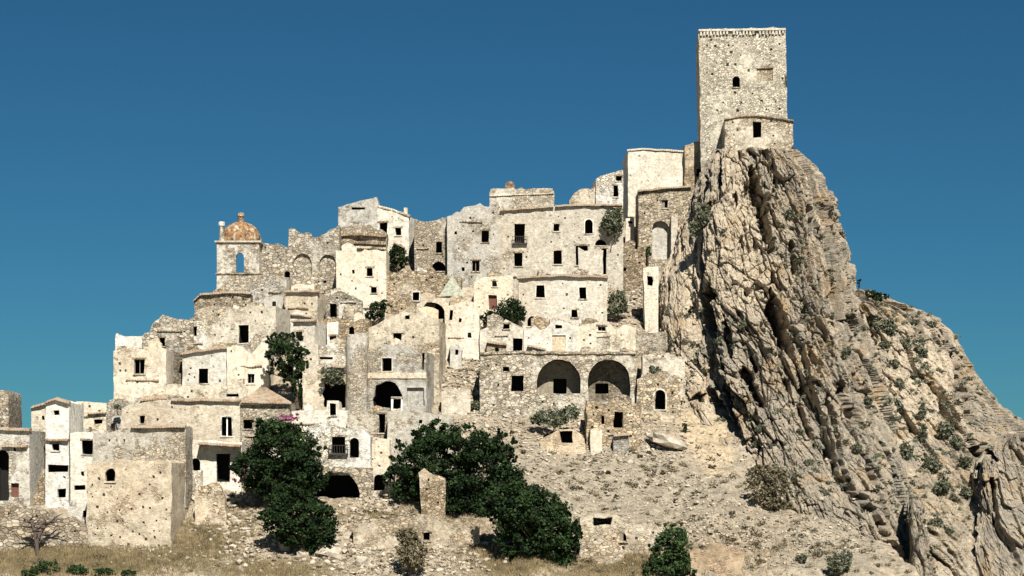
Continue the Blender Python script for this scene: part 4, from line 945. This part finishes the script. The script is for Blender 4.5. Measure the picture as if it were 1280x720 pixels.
shrub('dark leafy shrub left of the cream house with the tall window', [(497,320,13,14),(490,328,8,8),(505,327,8,9)], (497,336), 'leaf_dark', 2000, .15, Y=Yt(340)-1.5)
shrub('dark shrub between the brown wall and the stone gable', [(472,388,12,12),(480,380,7,6),(462,394,6,8)], (472,402), 'leaf_dark', 1700, .14, Y=Yt(404)-1.5)
shrub('dark leafy bushes below the red door', [(612,397,14,10),(636,388,18,17),(650,392,8,10)], (630,408), 'leaf_dark', 3000, .15, Y=Yt(410)-2.)
shrub('grey-green olive bush under the white castle house', [(765,277,15,18),(773,265,8,7)], (765,302), 'leaf_olive', 2400, .15, Y=Yt(345)-3.0)
shrub('round grey-green olive bush beside the tall pale pillar', [(773,378,14,17),(768,390,10,8)], (773,398), 'leaf_olive', 2200, .14, Y=Yt(404)-1.)
shrub('wide grey olive shrub on the scree below the arches', [(688,522,24,13),(713,515,13,12),(672,524,10,8)], (692,536), 'leaf_olive', 3000, .14, Y=Yt(545)-1.)
shrub('grey shrub hanging over the black hollow', [(416,472,15,11),(410,464,9,6)], (414,480), 'leaf_olive', 1600, .14, Y=Yt(516)-2.0)
shrub('dark green shrub rooted at the crag edge beside the arched house', [(880,272,13,20),(868,286,9,11)], (880,292), 'leaf_sage', 2200, .15, Y=247)
shrub('small green shrub in front of the blocked arch', [(810,315,6,10)], (810,326), 'leaf_green', 500, .13, Y=Yt(332)-1.8)
shrub('tiny green shrub on the ochre slope near the arched door', [(856,533,5,8)], (856,541), 'leaf_green', 350, .12)
shrub('large grey-brown shrub at the foot of the crag', [(955,592,20,14),(975,603,15,20),(950,615,15,14),(968,630,18,10),(984,634,11,8),(940,604,9,9)], (965,640), 'leaf_dry', 4600, .14, dep=.6)
shrub('brown-green shrub in the rubble at the bottom centre', [(515,692,21,24),(508,670,16,12)], (515,716), 'leaf_dry', 3200, .14, Y=Yt(716)-.8)
shrub('dark bush on the ridge behind the crag', [(1098,371,12,6),(1088,368,8,5)], (1096,377), 'leaf_dark', 900, .16, Y=263)
shrub('lone little tree on the ridge beside the crag', [(1074,351,3.5,4),(1073,356,2.5,3)], (1074,366), 'leaf_dark', 120, .14, Y=264, name='sapling', cat='tree')
shrub('small green shrub at the right foot of the scree mound', [(1048,706,16,15),(1058,695,8,8)], (1048,722), 'leaf_sage', 1600, .14)
shrub('little grey shrub on the scree mound', [(1003,696,9,8)], (1003,705), 'leaf_sage', 600, .13)
shrub('green shrub on the stone wall left of the crag cave', [(818,463,9,9)], (818,473), 'leaf_olive', 800, .13, Y=Yt(486)-1.8)
shrub('small shrub among the rubble left of the arch terrace', [(602,465,8,6)], (602,472), 'leaf_olive', 450, .13)
shrub('low shrub above the largest fig tree', [(593,506,13,8)], (593,514), 'leaf_olive', 700, .13)
shrub('tuft of green at the wall foot beside the small arched door', [(847,505,9,6)], (847,511), 'leaf_green', 500, .13)
shrub('dark tuft on the cream roof of the left skyline houses', [(100,507,4,5)], (100,511), 'leaf_olive', 260, .13, Y=Yt(546)-1.6)
shrub('dark tuft at the foot of the tall cream left-end house', [(148,508,6,6)], (148,514), 'leaf_olive', 350, .13, Y=Yt(550)-1.6)
for (x, y, rx, ry) in [(1110,407,14,13),(1104,431,10,7),(1131,429,11,8),(1152,440,12,9),(1141,402,13,5),(1165,405,8,5),(1125,478,6,9),(1122,506,9,10),(1134,563,11,13),(1155,541,6,18),(1152,513,6,12),(1166,580,13,13),(1178,608,13,13),(1180,538,14,13),(1196,553,10,12),(1207,577,11,9),(1209,616,9,10),(1192,622,6,6),(1172,652,12,6),(1186,665,12,6),(1120,455,5,7),(1143,470,6,6)]:
    shrub('round grey-green shrub on the ochre hill behind the crag', [(x,y,rx,ry)], (x, min(y+ry*.9, 700)), 'leaf_sage', int(200+8*rx*ry), .17, group='shrubs on the ochre hill')
for (x, y, rx, ry) in [(988,268,10,8),(1040,262,4,8),(950,535,7,6),(962,556,6,6),(943,555,6,5),(1000,325,6,6),(1024,515,9,12),(1000,540,6,5),(1010,578,8,7),(1030,543,5,6),(1072,560,7,9),(1096,610,9,7),(870,452,9,7),(930,405,7,9),(900,425,6,9),(1058,440,8,9),(1040,350,6,6),(948,600,8,6),(995,597,9,7),(1085,500,6,7),(905,290,5,5),(968,300,5,6),(1062,600,6,6),(890,445,8,6),(1010,465,6,5)]:
    shrub('small dull green shrub rooted in the crag face', [(x,y,rx,ry)], (x, y+ry*.8), 'leaf_sage', int(140+6*rx*ry), .15, group='shrubs on the crag face')
for (x, y, rx, ry) in [(735,540,4,3),(800,570,5,3),(830,590,5,3),(760,590,5,3),(870,615,7,3),(890,582,7,4),(700,590,5,3),(845,625,6,3),(915,640,6,4),(785,548,5,4),(812,565,4,3),(655,565,4,3),(770,620,5,3),(725,610,5,3),(930,660,6,4),(640,540,4,3)]:
    shrub('low dry tuft scattered on the scree', [(x,y,rx,ry)], (x, y+ry), 'leaf_dry', 160, .11, group='tufts on the scree')
for (x, y, rx, ry) in [(60,708,20,10),(98,711,20,8),(130,714,16,6),(38,715,14,6),(158,716,14,5)]:
    shrub('leafy green weed at the bottom left edge', [(x,y,rx,ry)], (x, y+ry), 'leaf_green', 800, .12, group='weeds at the bottom left')

ORD = 'first second third fourth fifth sixth seventh eighth ninth tenth eleventh twelfth thirteenth fourteenth fifteenth sixteenth seventeenth eighteenth nineteenth twentieth twenty-first twenty-second twenty-third twenty-fourth twenty-fifth twenty-sixth'.split()
for grp, key, fmt in (('shrubs on the ochre hill', lambda o: -o.location.z, 'grey-green shrub on the ochre hill behind the crag, {} from the top'), ('shrubs on the crag face', lambda o: -o.location.z, 'dull green shrub rooted in the crag face, {} from the top'),
                      ('tufts on the scree', lambda o: o.location.x/o.location.y, 'low dry tuft on the scree, {} from the left'), ('weeds at the bottom left', lambda o: o.location.x, 'leafy green weed at the bottom left edge, {} from the left')):
    for i, o in enumerate(sorted([o for o in COL.objects if o.get('group') == grp], key=key)): o['label'] = fmt.format(ORD[i])

# dead tree
fp = hit(47, 693)[0]; dt = empty('dead_tree', fp, 'bare dead forked tree in the dry grass at lower left', 'tree')
b = MB(); m_ = S*fp.y
def P2(px, py, dd=0.): q = at(px, py, fp.y); return Vector((q.x, q.y+dd, q.z))
b.tube([P2(47,700), P2(46,680), P2(44,668)], [.27, .23, .18]); b.tube([P2(46,682), P2(50,668), P2(58,655,.3), P2(72,648,.5)], [.2, .16, .11, .03]); b.tube([P2(44,668), P2(39,652,-.2), P2(28,647,-.4)], [.18, .11, .03])
b.build('trunk', 'dead_wood', dt, 60)
random.seed(21)
b = MB()
for (x, y) in [(39,654),(42,662),(52,664),(58,655),(64,652),(41,658),(55,660),(36,651),(60,654),(47,672),(50,668)]:
    for _ in range(4):
        a_ = random.uniform(.1, math.pi-.1); l = random.uniform(12, 27); q = P2(x, y); e = P2(x+math.cos(a_)*l, y-math.sin(a_)*l*.55+random.uniform(-2, 8), random.uniform(-.8, .8))
        b.tube([q, q.lerp(e, .5)+Vector((0, 0, random.uniform(-.1, .2))), e], [.075, .05, .02], 4)
b.build('branches', 'dead_wood', dt)

# ------------------------------------------------------------------ boulders, rubble, dry grass
ico = []
import bmesh
bm = bmesh.new(); bmesh.ops.create_icosphere(bm, subdivisions=1, radius=1); bm.verts.ensure_lookup_table()
IV = np.array([v.co for v in bm.verts]); IF = np.array([[v.index for v in f.verts] for f in bm.faces]); bm.free()
def boulder(label, px, py, rx, ry, yaw=0., tilt=0., name='boulder', Y=None):
    h = hit(px, py+ry*.7); c = h[0] if Y is None else Vector(at(px, py, Y))
    bm = bmesh.new(); bmesh.ops.create_icosphere(bm, subdivisions=2, radius=1)
    V = np.array([v.co for v in bm.verts]); F = [tuple(v.index for v in f.verts) for f in bm.faces]; bm.free()
    V = np.sign(V)*np.abs(V)**.62; k = S*c.y; s_ = rng.uniform(0, 90)
    V = V*(1+.34*fbm(V[:, 0]*1.2+s_, V[:, 1]*1.2, V[:, 2]*1.2, 3))[:, None]
    V = V*np.array([rx*k, rx*k*.7, ry*k]); ct, st = math.cos(tilt), math.sin(tilt)
    V = np.stack([V[:, 0]*ct-V[:, 2]*st, V[:, 1], V[:, 0]*st+V[:, 2]*ct], 1) + np.array(c) + np.array([0, 0, ry*k*.45])
    o = mesh_obj(name, V, F, 'boulder_stone', None, None); return tag(o, label, 'boulder')
boulder('pale flat boulder below the dark rounded tree', 412, 687, 18, 8, tilt=-.25)
boulder('upright pale stone slab left of the dark rounded tree', 355, 676, 7, 14, tilt=.15)
boulder('long pale slab of rock on the scree near the crag', 836, 551, 24, 8, tilt=-.3)
boulder('small boulder beside the pale flat boulder', 378, 692, 7, 5)
boulder('rounded boulder in the rubble at bottom centre', 455, 700, 9, 6)
def scatter_pts(regs):
    out = []
    for (cx, cy, rx, ry, n, s0, s1) in regs:
        q = rng.normal(size=(n, 2))*.55
        for a_, b_ in q:
            px, py = cx+a_*rx, cy+b_*ry
            if py > 735 or px < -20 or px > 1300: continue
            h = hit(px, py)
            if h: out.append((h[0], s0*(s1/s0)**(rng.random()**2.2)))
    return out
regs = [(470,690,90,40,2600,.06,.42),(560,700,60,30,900,.06,.4),(290,635,50,40,1400,.06,.5),(330,680,60,30,800,.07,.42),(480,630,60,20,1000,.07,.42),(590,480,45,60,1500,.07,.42),(640,540,60,50,1700,.05,.32),(790,600,200,60,4500,.04,.20),(790,600,200,60,260,.15,.45),(720,560,80,40,1200,.06,.30),
        (820,560,60,40,800,.05,.26),(960,680,120,40,1100,.05,.24),(880,660,90,40,1100,.05,.28),(790,375,20,40,800,.08,.42),(780,420,30,20,300,.08,.38),(790,520,40,40,700,.08,.42),(740,540,50,20,600,.08,.38),(110,665,80,20,300,.06,.26),(200,690,60,20,300,.06,.26),(850,480,40,60,500,.07,.36),
        (540,440,40,50,500,.08,.36),(1040,670,70,30,600,.05,.26),(760,680,70,30,500,.06,.32),(300,560,260,60,900,.06,.3),(480,480,300,120,1200,.06,.3)]
sp_ = scatter_pts(regs)
n = len(sp_); C_ = np.array([p for p, _ in sp_]); s_ = np.array([k for _, k in sp_])
ax = rng.uniform(.5, 1.3, (n, 1, 3))*np.array([1, 1, .62]); V = IV[None]*(1+rng.uniform(-.42, .42, (n, 12, 1)))*ax*s_[:, None, None]
an = rng.uniform(0, 6.28, n); ca, sa = np.cos(an)[:, None], np.sin(an)[:, None]
V = np.stack([V[..., 0]*ca-V[..., 1]*sa, V[..., 0]*sa+V[..., 1]*ca, V[..., 2]], 2) + C_[:, None, :] + np.array([0, 0, .25])*s_[:, None, None]
F = (IF[None]+12*np.arange(n)[:, None, None]).reshape(-1, 3)
o = mesh_obj('rubble', V.reshape(-1, 3), F, 'rubble_stone'); setattr_f(o, 'v', np.repeat(np.clip(rng.beta(1.3, 1.8, n), 0, 1), 12)); tag(o, 'loose pale stones strewn over the slope', 'rubble', kind='stuff')

gp_ = []
for (cx, cy, rx, ry, n) in [(60,700,130,22,3600),(170,706,90,18,1500),(265,668,40,24,1400),(350,714,70,14,1000),(770,702,60,24,1700),(640,702,45,24,1300),(480,645,60,14,800),(310,640,40,18,700),(600,690,40,18,700),(225,690,40,16,700),(860,700,60,20,500),(950,690,60,20,300),(1180,640,40,60,500),(560,655,40,10,400)]:
    for a_, b_ in rng.normal(size=(n, 2))*.6:
        h = hit(cx+a_*rx, cy+b_*ry, (0, 2))
        if h: gp_.append(h[0])
G0 = np.array(gp_); n = len(G0); B = 5
G0 = np.repeat(G0, B, 0) + rng.normal(size=(n*B, 3))*np.array([.14, .14, 0])
m = len(G0); hh = rng.uniform(.15, .5, (m, 1)); lean = rng.normal(size=(m, 3))*.35; lean[:, 2] = 1
side = rng.normal(size=(m, 3)); side[:, 2] = 0; side /= np.linalg.norm(side, axis=1)[:, None]
V = np.stack([G0-side*.03-[0, 0, .08], G0+side*.03-[0, 0, .08], G0+lean*hh], 1).reshape(-1, 3)
o = mesh_obj('dry_grass', V, np.arange(3*m).reshape(m, 3), 'straw'); tag(o, 'straw-coloured dry grass in the foreground', 'grass', kind='stuff')

# patchy low scrub that nobody could count
def scrub(name, label, mat, regs, which, size):
    P_ = []; T_ = []
    for (cx, cy, rx, ry, n) in regs:
        q = rng.normal(size=(n, 2))*.6
        for a_, b_ in q:
            px, py = cx+a_*rx, cy+b_*ry
            if float(pn(px*.035, py*.05, 6.1)) < -.05: continue
            h = hit(px, py, which)
            if h is None: continue
            r_ = random.uniform(.12, .5); k = int(12+90*r_)
            P_.append(np.array(h[0]) + rng.normal(size=(k, 3))*np.array([r_, r_*.6, r_*.55])*.6 + np.array([0, -.1, r_*.3])); T_.append(np.full(k, np.clip(rng.normal(.45, .25), 0, 1)))
    CT['v'] = np.concatenate(T_); o = leaves(name, np.concatenate(P_), size, mat, None); tag(o, label, 'scrub', kind='stuff')
scrub('dry_scrub', 'patchy dry brown scrub over the scree and foreground', 'leaf_dry', [(790,610,200,60,260),(900,680,120,30,120),(1040,690,70,30,70),(640,560,70,50,60),(480,670,110,40,110),(300,660,80,40,90),(760,700,90,20,90),(100,690,110,25,70),(590,470,40,50,40)], (0,), .10)
scrub('green_scrub', 'thin grey-green scrub in the gullies of the rocky hill and crag', 'leaf_sage', [(1150,450,60,60,150),(1160,560,50,70,170),(1110,400,40,25,60),(1030,560,80,80,90),(950,480,70,120,70),(1000,330,50,90,50),(1170,650,40,40,50),(860,440,30,60,40)], None, .13)
